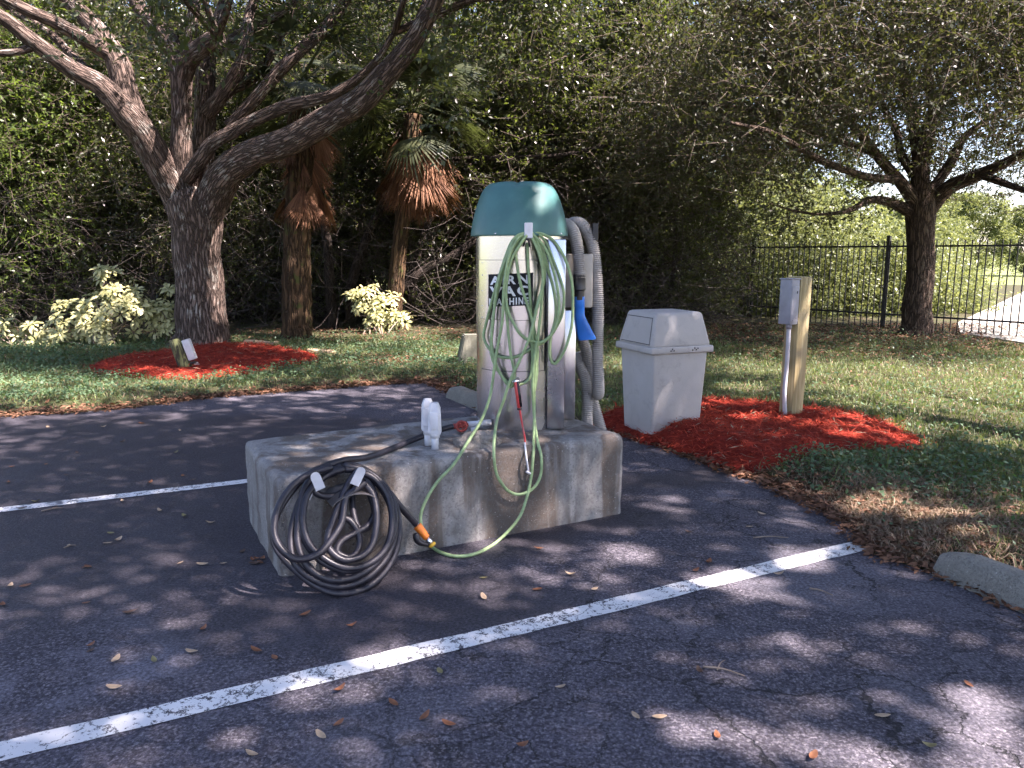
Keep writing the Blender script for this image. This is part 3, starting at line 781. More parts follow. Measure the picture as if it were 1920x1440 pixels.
# ------------------------------------------------------------------ green air hose
ah = empty('air_hose', body_hit(990, 445, .05), 'light green air hose hanging in loops from the bracket under the dome', 'hose')
def gpt(px, py, off):
    top = P(px, py, PH + .012)
    p = body_hit(px, py, off)
    if px > 1052: p = D(px, py, 4.56 - off)
    elif 1018 < px: 
        q = D(px, py, 4.575 - off); p = q if q.y < p.y else p
    return p
strands = [
 [(987, 434), (962, 450), (945, 490), (925, 555), (912, 605), (907, 631), (916, 652), (930, 666), (951, 671), (974, 667), (1003, 650), (1028, 635), (1045, 610), (1055, 585), (1057, 549), (1049, 518), (1037, 487), (1024, 455), (1007, 437), (995, 433)],
 [(986, 438), (958, 470), (942, 515), (928, 570), (922, 625), (921, 660), (928, 685), (945, 710), (959, 721), (975, 721), (991, 712), (997, 694), (998, 662), (997, 631), (1001, 601), (1009, 570), (1020, 528), (1022, 497), (1016, 466), (1001, 441), (994, 436)],
 [(986, 441), (968, 470), (970, 500), (976, 532), (987, 566), (997, 597), (1004, 631), (1008, 662), (1005, 683), (1001, 655), (999, 620), (1006, 575), (1018, 535), (1019, 500), (1012, 465), (996, 439)],
 [(987, 436), (966, 446), (949, 487), (937, 518), (929, 560), (924, 612), (922, 648), (934, 692), (957, 726), (964, 700), (957, 660), (951, 600), (948, 560), (953, 490), (974, 447), (988, 440)],
 [(988, 441), (978, 455), (958, 490), (949, 540), (952, 580), (966, 612), (978, 629), (995, 639), (1014, 642), (1032, 629), (1043, 608), (1048, 585), (1046, 545), (1037, 505), (1022, 465), (1000, 440)],
 [(993, 434), (1020, 440), (1041, 455), (1060, 487), (1072, 528), (1074, 570), (1072, 610), (1064, 642), (1053, 667), (1040, 682), (1031, 669), (1032, 635), (1041, 600), (1042, 570), (1037, 539), (1028, 507), (1020, 476), (1000, 440)],
 [(989, 455), (990, 490), (993, 540), (996, 590), (1004, 640), (1007, 690), (1003, 730)],
]
tb = Tubes(); GR = .0088
for k, s in enumerate(strands):
    pts = [gpt(x, y, .020 + .011 * (k % 5)) for x, y in s]
    tb.add(cr(pts, 6), GR, 8)
# the long loop that reaches the ground and the middle loop over the block's edge
def edge_pt(px, py, off):
    """in front of the block: plane through the face, else lying above its top"""
    f_ = on_face(px, py, off); return f_
q1 = [gpt(988, 437, .05), gpt(970, 449, .06), gpt(953, 487, .07), gpt(945, 540, .07), gpt(942, 600, .07), gpt(934, 645, .07), gpt(927, 690, .08)]
q2 = [gpt(919, 742, .11), on_face(903, 787, -.22), on_face(882, 821, -.10), on_face(851, 870, .035), on_face(822, 901, .05), on_face(800, 935, .06), on_face(789, 966, .075), on_face(791, 990, .10), on_face(800, 1012, .11)]
q3 = [P(812, 1027, .012), P(830, 1037, .012), P(858, 1043, .012), P(895, 1037, .012), P(934, 1014, .012), on_face(971, 974, .10), on_face(987, 935, .07), on_face(996, 894, .05), on_face(1000, 850, .03), on_face(1001, 815, -.10), gpt(1002, 780, .08), gpt(1002, 730, .07), gpt(1005, 680, .07), gpt(1010, 620, .07), gpt(1016, 560, .07), gpt(1018, 500, .07), gpt(1008, 455, .06), gpt(994, 436, .05)]
tb.add(cr(q1 + q2 + q3, 7), GR, 8)
q4 = [gpt(994, 438, .055), gpt(1012, 480, .08), gpt(1018, 528, .08), gpt(1004, 590, .085), gpt(992, 635, .09), gpt(976, 672, .09), gpt(956, 715, .09), gpt(944, 752, .10), gpt(933, 783, .12), on_face(928, 812, -.06), on_face(926, 850, .03), on_face(930, 884, .04), on_face(940, 905, .05), on_face(954, 921, .05), on_face(974, 927, .055), on_face(998, 917, .06), on_face(1013, 893, .06), on_face(1015, 857, .05), on_face(1008, 828, -.02), gpt(1002, 785, .09), gpt(999, 735, .09), gpt(1000, 690, .09), gpt(1006, 640, .09)]
tb.add(cr(q4, 7), GR, 8)
obj('hose', tb.mesh('hose'), ah, 'hose_green')
ch = [gpt(967, 716, .07), gpt(970, 742, .07), gpt(974, 766, .07)]
d = (ch[2] - ch[0])
tb = Tubes(); tb.add([ch[0], ch[0] + d * .03, ch[0] + d * .95, ch[2]], [.010, .0125, .0125, .010], 12); hnd = obj('inflator_handle', tb.mesh('h'), ah, 'red_plastic')
tb = Tubes(); tb.add([ch[0] + Vector((.012, -.006, 0)), ch[0] + d * .92 + Vector((.010, -.006, 0))], .0085, 10); obj('grip', tb.mesh('g'), hnd, 'black_plastic')
tb = Tubes(); tb.add([ch[2] - d * .03, ch[2] + d * .03], .016, 12); obj('collar', tb.mesh('c'), hnd, 'black_plastic')
tb = Tubes(); tb.add([gpt(961, 716, .07), gpt(974, 714, .07)], .008, 10); tb.add([gpt(967, 722, .07), gpt(966, 711, .07)], .009, 10); obj('hose_fitting', tb.mesh('f'), hnd, 'chrome')
tb = Tubes(); tb.add(cr([ch[2], gpt(979, 795, .09), on_face(983, 815, -.08), on_face(985, 832, -.02)], 6), .0055, 8); obj('stem', tb.mesh('s'), hnd, 'red_plastic')
tb = Tubes(); tb.add(cr([on_face(984, 830, -.02), on_face(987, 858, .045), on_face(991, 884, .05)], 5), .0055, 8); tb.add([on_face(987, 884, .05), on_face(994, 888, .05)], .008, 8); obj('air_chuck', tb.mesh('s'), hnd, 'white_plastic')

# ================================================================== BLACK WATER HOSE AND HANGER
LEAN = 0.60
hang = empty('hose_hanger', on_face(640, 905, .0), 'curved metal hose hanger with two pale ears bolted on the concrete block', 'hose hanger')
hc = on_face(645, 935, .0)
bm = bmesh.new(); k = 18; sad = []
for j in range(k + 1):
    a = R(28) + R(124) * j / k
    c = hc + U * (math.cos(a) * .125) + Vector((0, 0, math.sin(a) * .085 + .0))
    sad.append([c + FACE_N * .004, c + FACE_N * .21])
vr = [[bm.verts.new(p) for p in s] + [bm.verts.new(p + Vector((0, 0, -.005))) for p in s[::-1]] for s in sad]
for a_, b_ in zip(vr, vr[1:]):
    for q in range(4): bm.faces.new((a_[q], b_[q], b_[(q + 1) % 4], a_[(q + 1) % 4]))
bm.faces.new(vr[0]); bm.faces.new(vr[-1][::-1]); bmesh.ops.recalc_face_normals(bm, faces=bm.faces)
bm_obj('saddle', bm, hang, 'hanger_steel', R(40))
bm = bmesh.new(); rotf = Matrix((U, Vv, Vector((0, 0, 1)))).transposed()
box(bm, hc + Vector((0, 0, .045)) + FACE_N * .006, (.17, .008, .13), bevel=.003, rot=rotf); bm_obj('back_plate', bm, hang, 'box_grey')
def ear(px0, py0, px1, py1, off, wd):
    a_, b_ = on_face(px0, py0, off), on_face(px1, py1, off); d_ = (b_ - a_); ln = d_.length; d_.normalize()
    s_ = d_.cross(FACE_N).normalized(); bm = bmesh.new(); ring = []
    pts = [(-wd / 2, 0), (wd / 2, 0)] + [(wd / 2 * math.cos(t_), ln - wd / 2 + wd / 2 * math.sin(t_)) for t_ in [math.pi * q / 8 for q in range(9)]]
    f_ = bm.faces.new([bm.verts.new(a_ + s_ * x + d_ * y) for x, y in pts])
    r_ = bmesh.ops.extrude_face_region(bm, geom=[f_]); bmesh.ops.translate(bm, vec=FACE_N * .005, verts=[g for g in r_['geom'] if isinstance(g, bmesh.types.BMVert)])
    bmesh.ops.recalc_face_normals(bm, faces=bm.faces)
    bm_obj('ear', bm, hang, 'white_plastic')
ear(601, 917, 588, 886, .215, .045); ear(664, 909, 680, 876, .215, .045); ear(576, 936, 585, 915, .10, .028)
wh = empty('water_hose', P(640, 1100), 'thick black water hose coiled over the hanger with orange spray nozzle', 'hose')
def coil_pt(px, py, off, lean=LEAN):
    p = on_face(px, py, off, lean)
    if p.z < .017: p = P(px, py, .017)
    return p
tb = Tubes(); WR = .0165
loops = [  # centre, half sizes, tilt, offset, start angle, sweep
 [(636, 868), (585, 885), (540, 930), (513, 985), (520, 1030), (560, 1075), (600, 1103), (640, 1113), (690, 1100), (730, 1060), (748, 1005), (742, 950), (715, 905), (675, 876), (640, 872)],
 [(640, 872), (600, 890), (562, 940), (545, 1000), (553, 1055), (590, 1088), (640, 1100), (690, 1082), (728, 1040), (741, 990), (730, 940), (700, 898), (660, 876), (630, 876)],
 [(632, 878), (590, 905), (563, 960), (558, 1015), (575, 1060), (612, 1085), (655, 1085), (700, 1060), (735, 1010), (737, 965), (715, 915), (680, 885), (645, 880)],
 [(645, 880), (615, 890), (578, 925), (568, 975), (580, 1020), (612, 1050), (650, 1065), (690, 1058), (722, 1030), (735, 985), (728, 932), (700, 896), (668, 884)],
 [(672, 882), (654, 905), (640, 935), (625, 975), (615, 1005), (618, 1030), (645, 1050), (680, 1042), (700, 1015), (706, 970), (700, 930), (682, 905)],
 [(684, 905), (664, 920), (648, 935), (640, 980), (615, 1020), (590, 1042), (555, 1048), (528, 1030), (514, 1000), (519, 958), (542, 918), (578, 890), (622, 876)],
 [(630, 886), (598, 898), (584, 914), (600, 928), (625, 930), (650, 920), (660, 930), (662, 960), (672, 990), (690, 988), (702, 960), (690, 920), (672, 895)],
 [(668, 890), (648, 925), (636, 965), (656, 976), (672, 1000), (672, 1030), (655, 1045), (632, 1035), (640, 1015), (665, 1000), (690, 985), (704, 955), (700, 920), (682, 894), (660, 884)],
 [(640, 877), (600, 888), (575, 908), (562, 950), (560, 985), (585, 1035), (620, 1062), (660, 1070), (705, 1050), (733, 1010), (741, 968), (728, 922), (698, 890), (660, 877)],
]
for k, lp in enumerate(loops):
    pts = [coil_pt(x, y, .06 + .018 * (k % 6)) for x, y in lp]
    tb.add(cr(pts, 7), WR, 10)
v_end = P(848, 800, PH + .05)
tb.add(cr([coil_pt(590, 884, .12), coil_pt(618, 871, .09), on_face(650, 862, .02), P(690, 857, PH + .03), P(740, 839, PH + .02), P(800, 815, PH + .035), P(835, 803, PH + .05), v_end], 8), WR, 10)
noz0 = on_face(781, 984, .10)
tb.add(cr([coil_pt(645, 872, .10), coil_pt(690, 885, .10), on_face(722, 915, .12), on_face(755, 955, .12), noz0], 8), WR, 10)
obj('hose', tb.mesh('hose'), wh, 'black_rubber')
n1 = on_face(811, 1022, .15)
dn = (n1 - noz0)
tb = Tubes(); tb.add([noz0 - dn * .06, noz0 + dn * .06], .017, 12); obj('coupling', tb.mesh('c'), wh, 'chrome')
tb = Tubes(); nn = 22
tb.add([noz0 + dn * (.05 + .62 * k / nn) for k in range(nn)], [(.023 - .006 * k / nn) * (1 + .08 * (k % 2)) for k in range(nn)], 12)
sp = obj('spray_nozzle', tb.mesh('n'), wh, 'orange_plastic')
tb = Tubes(); tb.add(cr([noz0 + dn * .12 + Vector((-.012, -.028, -.02)), noz0 + dn * .4 + Vector((-.02, -.03, -.035)), noz0 + dn * .85 + Vector((-.008, -.01, -.012))], 5), [.012, .017, .019, .019, .018, .017, .016, .014, .012, .011, .01], 8); obj('lever', tb.mesh('l'), sp, 'black_plastic')
tb = Tubes(); tb.add([noz0 + dn * .66, noz0 + dn * .8, noz0 + dn * .95], [.014, .015, .014], 12); obj('barrel', tb.mesh('b'), sp, 'chrome')
tb = Tubes(); tb.add([noz0 + dn * .93, noz0 + dn * .96, noz0 + dn * 1.03, noz0 + dn * 1.05], [.017, .020, .020, .013], 12); obj('tip', tb.mesh('t'), sp, 'yellow_plastic')

# ================================================================== VALVE, MORTAR, WHITE HOODS ON THE BLOCK
wv = empty('water_valve', P(868, 812, PH), 'red wheel water valve on white plastic pipe beside the vacuum', 'valve')
vp = D(866, 797, 4.52)
tb = Tubes(); tb.add([vp + Vector((.03, .02, .0)), vp + Vector((.09, .04, .0)), vp + Vector((.17, .08, .0))], .018, 14); obj('pipe', tb.mesh('p'), wv, 'white_plastic')
tb = Tubes(); tb.add([vp + Vector((.10, .045, 0)), vp + Vector((.118, .052, 0))], .0215, 14); obj('pipe_joint', tb.mesh('p'), wv, 'white_plastic')
tb = Tubes(); tb.add([vp + Vector((.07, .03, -.02)), vp + Vector((.075, .02, -.06))], .020, 12); obj('elbow', tb.mesh('p'), wv, 'white_plastic')
tb = Tubes(); tb.add([vp + Vector((-.05, -.01, -.006)), vp + Vector((.035, .02, 0))], .017, 12); obj('valve_body', tb.mesh('p'), wv, 'red_valve')
tb = Tubes(); ring = [vp + Vector((math.cos(a) * .029, -.035 + math.sin(a) * .006, math.sin(a) * .029 * 1)) for a in [2 * math.pi * q / 20 for q in range(21)]]
tb.add([p + Vector((0, 0, 0)) for p in ring], .0075, 8)
for q in range(4):
    a = math.pi * q / 2 + .4; tb.add([vp + Vector((0, -.035, 0)), vp + Vector((math.cos(a) * .029, -.035, math.sin(a) * .029))], .005, 6)
tb.add([vp + Vector((0, 0, 0)), vp + Vector((0, -.042, 0))], .009, 10)
obj('hand_wheel', tb.mesh('w'), wv, 'red_valve')
bm = bmesh.new(); bmesh.ops.create_icosphere(bm, subdivisions=5, radius=1)
mc = P(897, 838, PH)
for v in bm.verts:
    q = 1 + .28 * noise.noise(v.co * 1.7) + .14 * noise.noise(v.co * 5) + .07 * noise.noise(v.co * 13)
    v.co = Vector((mc.x + v.co.x * .135 * q, mc.y + .06 + v.co.y * .09 * q, PH - .02 + max(v.co.z, -.3) * .10 * q))
setp(bm_obj('mortar_lump', bm, None, 'mortar', True), 'rough brown mortar lump on the block in front of the water valve', 'mortar')
def hood(px, py, sc_, label):
    b0 = P(px, py, PH); t = empty('outlet_hood', b0, label, 'outlet cover', 'white outlet hoods')
    tb = Tubes(); tb.add([b0 + Vector((0, 0, -.01)), b0 + Vector((0, 0, .09))], .021, 16); obj('pipe', tb.mesh('p'), t, 'white_plastic')
    tb = Tubes(); tb.add([b0 + Vector((0, 0, .065)), b0 + Vector((0, 0, .10))], .026, 16); obj('collar', tb.mesh('p'), t, 'white_plastic')
    bm = bmesh.new(); w0, d0 = .036, .027; secs_ = [(.085, .88, .88), (.098, 1.0, 1.0), (.232, .88, .92), (.262, .55, .62)]; rs = []
    for z, a_, b_ in secs_:
        rs.append([bm.verts.new(b0 + Vector((x * w0 * a_, y * d0 * b_, z * sc_))) for x, y in [(-1, -.5), (-.6, -1), (.6, -1), (1, -.5), (1, .5), (.6, 1), (-.6, 1), (-1, .5)]])
    for a_, b_ in zip(rs, rs[1:]):
        for q in range(8): bm.faces.new((a_[q], a_[(q + 1) % 8], b_[(q + 1) % 8], b_[q]))
    bm.faces.new(rs[-1]); bm.faces.new(rs[0][::-1]); bmesh.ops.recalc_face_normals(bm, faces=bm.faces)
    hd = bm_obj('cover', bm, t, 'white_plastic', R(25))
    bm = bmesh.new(); box(bm, b0 + Vector((0, -d0 - .004, .165 * sc_)), (.048, .008, .10), 0, .004); bm_obj('lid', bm, hd, 'white_plastic', R(30))
hood(816, 842, 1.0, 'white plastic outlet hood at the front edge of the block')
hood(803, 835, 1.02, 'white plastic outlet hood behind its twin, next to the black hose')

# ================================================================== LITTER BIN
bn = P(1222, 829); bu = Vector((.93, .367, 0)); bv = Vector((-.367, .93, 0))
binr = empty('litter_bin', bn + bu * .23 + bv * .23, 'beige plastic litter bin with hooded lid and swing flap', 'litter bin')
bo = bn + bu * .232 + bv * .232
rb = Matrix((bu, bv, Vector((0, 0, 1)))).transposed()
def frustum(bm, z0, s0, z1, s1, bev, off1=(0, 0)):
    vs = [bm.verts.new(bo + bu * x * s0[0] / 2 + bv * y * s0[1] / 2 + Vector((0, 0, z0))) for x, y in ((-1, -1), (1, -1), (1, 1), (-1, 1))]
    vt = [bm.verts.new(bo + bu * (x * s1[0] / 2 + off1[0]) + bv * (y * s1[1] / 2 + off1[1]) + Vector((0, 0, z1))) for x, y in ((-1, -1), (1, -1), (1, 1), (-1, 1))]
    for q in range(4): bm.faces.new((vs[q], vs[(q + 1) % 4], vt[(q + 1) % 4], vt[q]))
    bm.faces.new(vs[::-1]); bm.faces.new(vt)
    es = {e for v in vs + vt for e in v.link_edges}
    if bev: bmesh.ops.bevel(bm, geom=list(es), offset=bev, segments=3, affect='EDGES', profile=.5)
bm = bmesh.new(); frustum(bm, -.01, (.465, .465), .765, (.535, .535), .022); bm_obj('body', bm, binr, 'bin_plastic', R(35))
bm = bmesh.new(); frustum(bm, .742, (.605, .605), .80, (.60, .60), .014); lid = bm_obj('rim', bm, binr, 'bin_plastic', R(35))
bm = bmesh.new(); frustum(bm, .79, (.575, .575), 1.075, (.455, .455), .03); hoodo = bm_obj('hood', bm, binr, 'bin_plastic', R(35))
# swing flap on the left face, framed by a dark gap
def flap(dx, z0, z1, s, m, name, par):
    bm = bmesh.new()
    def q(y, z):
        f_ = (z - .79) / .285; hx = .2875 - .06 * f_
        return bo - bu * (hx + dx) + bv * y + Vector((0, 0, z))
    vs = [bm.verts.new(q(y, z)) for y, z in ((-.235 + s, z0), (.235 - s, z0), (.20 - s, z1), (-.20 + s, z1))]
    f_ = bm.faces.new(vs); r_ = bmesh.ops.extrude_face_region(bm, geom=[f_])
    bmesh.ops.translate(bm, vec=bu * .006, verts=[g for g in r_['geom'] if isinstance(g, bmesh.types.BMVert)])
    bmesh.ops.recalc_face_normals(bm, faces=bm.faces)
    return bm_obj(name, bm, par, m)
g = flap(.0015, .815, 1.035, 0, 'bin_gap', 'flap_gap', hoodo)
flap(.004, .822, 1.028, .007, 'bin_plastic', 'flap', hoodo)
for k, (x, z) in enumerate([(-.12, .768), (-.105, .783), (-.09, .770), (.09, .768), (.11, .784), (.125, .77), (.14, .781)]):
    rivet(bo - bv * .3025 + bu * x + Vector((0, 0, z)), None, .006, lid, 'paint_dark', 'vent_hole')

# ================================================================== TIMBER POST WITH ELECTRIC BOX
def wood_mat():
    m, t, b = mat('timber'); v = coords(t, 'Object', (18, 18, 1.1)); n = noise_n(t, v, 1.2, 6, 0.6, 1.2)
    v2 = coords(t); k = noise_n(t, v2, 3.5, 5)
    c = mix(t, mapr(t, n, .3, .7), (0.26, 0.205, 0.095), (0.44, 0.36, 0.19))
    c = mix(t, mapr(t, k, .5, .7, 0, .6), c, (0.30, 0.26, 0.19))
    L(t, c, b.inputs['Base Color']); b.inputs['Roughness'].default_value = .8; bump(t, b, n, .006, .6); M['timber'] = m
    m, t, b = mat('mossy_timber'); v = coords(t, 'Object', (14, 14, 2)); n = noise_n(t, v, 1.2, 6, 0.65, .8)
    c = mix(t, mapr(t, n, .42, .58), (0.035, 0.032, 0.018), (0.19, 0.20, 0.08)); L(t, c, b.inputs['Base Color']); b.inputs['Roughness'].default_value = .9; bump(t, b, n, .01, .7); M['mossy_timber'] = m
wood_mat()
pb = P(1481, 795); pz = 1.35
post = empty('meter_post', pb, 'square timber post in the red mulch carrying a grey electric box', 'post')
pr_ = R(30)
bm = bmesh.new(); box(bm, (0, 0, pz / 2 - .05), (.145, .15, pz + .1), 0, .006)
bmesh.ops.subdivide_edges(bm, edges=[e for e in bm.edges if e.calc_length() > .5], cuts=10)
for v in bm.verts: v.co += Vector((noise.noise(v.co * 4), noise.noise(v.co * 4 + Vector((9, 0, 0))), 0)) * .004 + Vector((.012 * v.co.z, 0, 0))
o = bm_obj('timber', bm, post, 'timber', R(30), keep_world=False); o.rotation_euler = (0, 0, pr_)
ru = Vector((math.cos(pr_), math.sin(pr_), 0)); rv_ = Vector((-math.sin(pr_), math.cos(pr_), 0))
bc = pb - ru * .128 + Vector((.012, 0, 1.13))
bm = bmesh.new(); box(bm, bc, (.105, .13, .40), pr_, .008); ebox = bm_obj('electric_box', bm, post, 'box_grey', R(30))
bm = bmesh.new(); box(bm, bc - rv_ * .067 + Vector((0, 0, -.02)), (.092, .006, .315), pr_, .003); bm_obj('box_door', bm, ebox, 'box_grey', R(30))
bm = bmesh.new(); box(bm, bc - rv_ * .070 + Vector((0, 0, .085)) + ru * .02, (.012, .006, .022), pr_, .002); bm_obj('latch', bm, ebox, 'paint_dark')
bm = bmesh.new(); box(bm, bc + Vector((0, 0, .202)), (.117, .142, .012), pr_, .004); bm_obj('box_roof', bm, ebox, 'box_grey')
for q in (-.02, .02): rivet(bc - rv_ * .071 + ru * q + Vector((0, 0, -.15 + q * .5)), None, .006, ebox, 'box_grey', 'knockout')
tb = Tubes(); c0 = bc - rv_ * .02 - ru * .005
tb.add(cr([(c0.x, c0.y, .94), (c0.x + .002, c0.y, .6), (c0.x - .004, c0.y, .3), (c0.x + .03, c0.y + .01, -.02)], 6), .019, 14); obj('conduit', tb.mesh('c'), post, 'conduit')
tb = Tubes(); tb.add([(c0.x, c0.y, .89), (c0.x, c0.y, .935)], .026, 14); obj('conduit_collar', tb.mesh('c'), post, 'box_grey')

# ================================================================== MULCH BEDS
MR = [P(*p) for p in [(1118, 795), (1160, 778), (1230, 766), (1310, 758), (1420, 765), (1520, 778), (1610, 790), (1680, 815), (1735, 848), (1690, 862), (1620, 860), (1540, 866), (1480, 880), (1405, 893), (1340, 872), (1290, 855), (1240, 842), (1195, 825), (1140, 812)]]
ML = [P(*p) for p in [(163, 697), (200, 683), (300, 668), (400, 656), (470, 652), (540, 660), (600, 676), (600, 686), (540, 697), (460, 711), (380, 720), (300, 722), (220, 714), (175, 705)]]
def mulch(poly, name, label, hh, extra=None, nsh=9000):
    pa = np.array([[p.x, p.y] for p in poly]); x0, y0 = pa.min(0) - .2; x1, y1 = pa.max(0) + .2
    xs, ys = np.arange(x0, x1, .045), np.arange(y0, y1, .045); gx, gy = np.meshgrid(xs, ys); X, Y = gx.ravel(), gy.ravel()
    def hgt(X, Y):
        s = sdist(np.stack([X, Y], 1), pa) + .10 * (fnoise(X, Y, 6, 5) - .5) + .06 * (fnoise(X, Y, 17, 6) - .5)
        h = hh * np.clip(s / .35, 0, 1) ** .7 * (.7 + .5 * fnoise(X, Y, 2.5, 3)) + .025 * fnoise(X, Y, 14, 4)
        if extra is not None: h = h + extra[2] * np.exp(-((X - extra[0]) ** 2 + (Y - extra[1]) ** 2) / extra[3] ** 2)
        lh = np.maximum(lawn_h(X, Y)[0], 0.002)
        return lh + h - .004, s
    H, s = hgt(X, Y); H = np.where(s < 0, H - .06 + s, H); nx, ny = len(xs), len(ys)
    i = (np.arange(ny - 1)[:, None] * nx + np.arange(nx - 1)).ravel(); FQ = np.stack([i, i + 1, i + nx + 1, i + nx], 1); keep = (s[FQ] > -.06).any(1)
    me = bpy.data.meshes.new(name); me.from_pydata(np.stack([X, Y, H], 1).tolist(), [], FQ[keep].tolist())
    me.polygons.foreach_set('use_smooth', [True] * len(me.polygons))
    root = setp(obj(name, me, None, 'mulch'), label, 'mulch bed')
    n = nsh * 3; q = np.stack([rng.uniform(x0, x1, n), rng.uniform(y0, y1, n)], 1); h, s = hgt(q[:, 0], q[:, 1]); k = (s > -.05) & (rng.uniform(0, 1, n) < np.clip((s + .12) / .2, 0, 1)); q, h = q[k][:nsh], h[k][:nsh]
    n = len(q); a = rng.uniform(0, 2 * math.pi, n); d = np.stack([np.cos(a), np.sin(a), rng.normal(0, .35, n)], 1)
    ln = rng.uniform(.025, .11, n); quad = leaf_quads(np.stack([q[:, 0], q[:, 1], h + rng.uniform(-.002, .014, n)], 1), d, ln, rng.uniform(.004, .010, n), .8, .1)
    kk = rng.integers(0, n, 420); a = rng.uniform(0, 2 * math.pi, 420); ln = rng.uniform(.03, .13, 420)
    qd = leaf_quads(quad[kk, 0] + np.array([0, 0, .012]), np.stack([np.cos(a), np.sin(a), rng.normal(0, .15, 420)], 1), ln, rng.uniform(.004, .014, 420), .8, .1)
    setp(obj('dry_straw', quads_mesh('dry_straw', qd, rng.uniform(0, 1, 420)), root, 'straw'), kind='stuff')
    sm = obj('wood_shreds', quads_mesh('wood_shreds', quad, rng.beta(1.6, 1.8, n)), root, 'mulch_shred'); setp(sm, kind='stuff')
    return hgt
ex = P(1262, 842)
mulch(MR, 'mulch_bed', 'red wood mulch bed round the timber post and litter bin', .055, (ex.x + .1, ex.y + .12, .09, .28), 15000)
mulch(ML, 'mulch_bed', 'red wood mulch bed round the oak and the leaning stub post', .07, None, 12000)

# ================================================================== LEANING STUB POST WITH OUTLET
sp0 = P(352, 697, .06); stub = empty('stub_post', sp0, 'short mossy stub post leaning over in red mulch by the oak', 'post')
tp = D(327, 636, sp0.y - .02); dl = (tp - sp0)
tb = Tubes(); tb.add([sp0 - dl * .15, sp0 + dl * .3, sp0 + dl * .7, tp], [.085, .083, .08, .075], 6, .06); obj('timber', tb.mesh('t'), stub, 'mossy_timber')
rx = Matrix.Rotation(math.atan2(dl.x, dl.z), 3, 'Y')
bm = bmesh.new(); box(bm, sp0 + dl * .66 + Vector((.135, .0, .01)), (.10, .08, .27), bevel=.012, rot=rx); ob = bm_obj('outlet_box', bm, stub, 'white_plastic', R(30))
bm = bmesh.new(); box(bm, sp0 + dl * .66 + Vector((.06, .0, .02)), (.03, .05, .08), bevel=.004, rot=rx); bm_obj('bracket', bm, ob, 'black_plastic')
bm = bmesh.new(); box(bm, sp0 + dl * .34 + Vector((.125, .0, -.025)), (.07, .06, .03), bevel=.004, rot=rx); bm_obj('box_foot', bm, ob, 'black_plastic')
s2 = P(368, 690, .08); spot = empty('garden_spotlight', s2, 'small black spotlight on its stake beside the leaning stub post', 'spotlight')
tb = Tubes(); tb.add([s2 + Vector((-.05, .05, .03)), s2 + Vector((-.01, .01, .045)), s2 + Vector((.015, -.02, .05))], [.028, .036, .042], 14); obj('housing', tb.mesh('h'), spot, 'black_plastic')
tb = Tubes(); tb.add([s2 + Vector((.015, -.02, .05)), s2 + Vector((.02, -.025, .051))], [.036, .034], 14); obj('lens', tb.mesh('h'), spot, 'lens')
tb = Tubes(); tb.add([s2 + Vector((-.02, .02, .04)), s2 + Vector((-.03, .03, -.08))], .009, 8); obj('stake', tb.mesh('h'), spot, 'black_plastic')
tb = Tubes(); tb.add(cr([s2 + Vector((-.03, .04, .05)), s2 + Vector((-.05, .05, .12)), sp0 + dl * .4 + Vector((.13, 0, -.02))], 5), .005, 6); obj('cable', tb.mesh('h'), spot, 'black_rubber')

# old block and slabs in the grass
gb = P(872, 690); bm = bmesh.new()
for_ = [(-.20, -.16), (.26, -.16), (.26, .16), (-.20, .16)]
vs = [bm.verts.new((x, y, -.05)) for x, y in for_]; vt = [bm.verts.new((x * .70 + .05, y * .75, .43)) for x, y in for_]
for q in range(4): bm.faces.new((vs[q], vs[(q + 1) % 4], vt[(q + 1) % 4], vt[q]))
bm.faces.new(vt); bmesh.ops.bevel(bm, geom=bm.edges[:], offset=.015, segments=2, affect='EDGES')
o = bm_obj('concrete_block', bm, None, 'old_concrete', R(40)); o.location = (gb.x + .06, gb.y + .15, 0.02); o.rotation_euler = (0, 0, R(12))
setp(o, 'mossy tapered concrete block in the grass behind the vacuum machine', 'concrete block')
for (px, py, sx, sy, rz, lab) in [(603, 669, .42, .13, -.15, 'pale weathered board lying at the tip of the left mulch bed'), (490, 651, .55, .10, -.05, 'thin pale board lying between the oak and the palm')]:
    p = P(px, py); bm = bmesh.new(); box(bm, (0, 0, 0), (sx, sy, .05), 0, .01)
    bmesh.ops.subdivide_edges(bm, edges=bm.edges[:], cuts=3, use_grid_fill=True)
    for v in bm.verts: v.co += Vector((noise.noise(v.co * 9), noise.noise(v.co * 9 + Vector((3, 3, 3))), noise.noise(v.co * 8))) * .018
    o = bm_obj('board', bm, None, 'leaf_tan', R(40)); o.location = (p.x, p.y, .085); o.rotation_euler = (.05, .06, rz); setp(o, lab, 'board', 'old boards in the grass')

# ================================================================== FENCE
F0, F1 = P(1380, 592), P(1925, 641)
F0 = Vector((5.55, 18.6, 0)); fd = (Vector((9.28, 13.75, 0)) - F0).normalized(); FL = 9.6
fence = empty('iron_fence', F0, 'black iron picket fence between the lawn and the sunny field', 'fence')
fr_ = math.atan2(fd.y, fd.x)
pk = bpy.data.meshes.new('picket'); b_ = bmesh.new(); box(b_, (0, 0, .91), (.019, .019, 1.80), 0, .002, seg=1); b_.to_mesh(pk); b_.free(); pk.materials.append(M['fence_black'])
npk = int(FL / .128)
for k in range(npk):
    o = bpy.data.objects.new('picket', pk); COL.objects.link(o); o.parent = fence; o.location = fd * (.128 * k + .03); o.rotation_euler = (0, 0, fr_)
for z in (.33, 1.70):
    bm = bmesh.new(); box(bm, F0 + fd * FL / 2 + Vector((0, 0, z)), (FL, .034, .036), fr_, .003, seg=1); bm_obj('rail', bm, fence, 'fence_black')
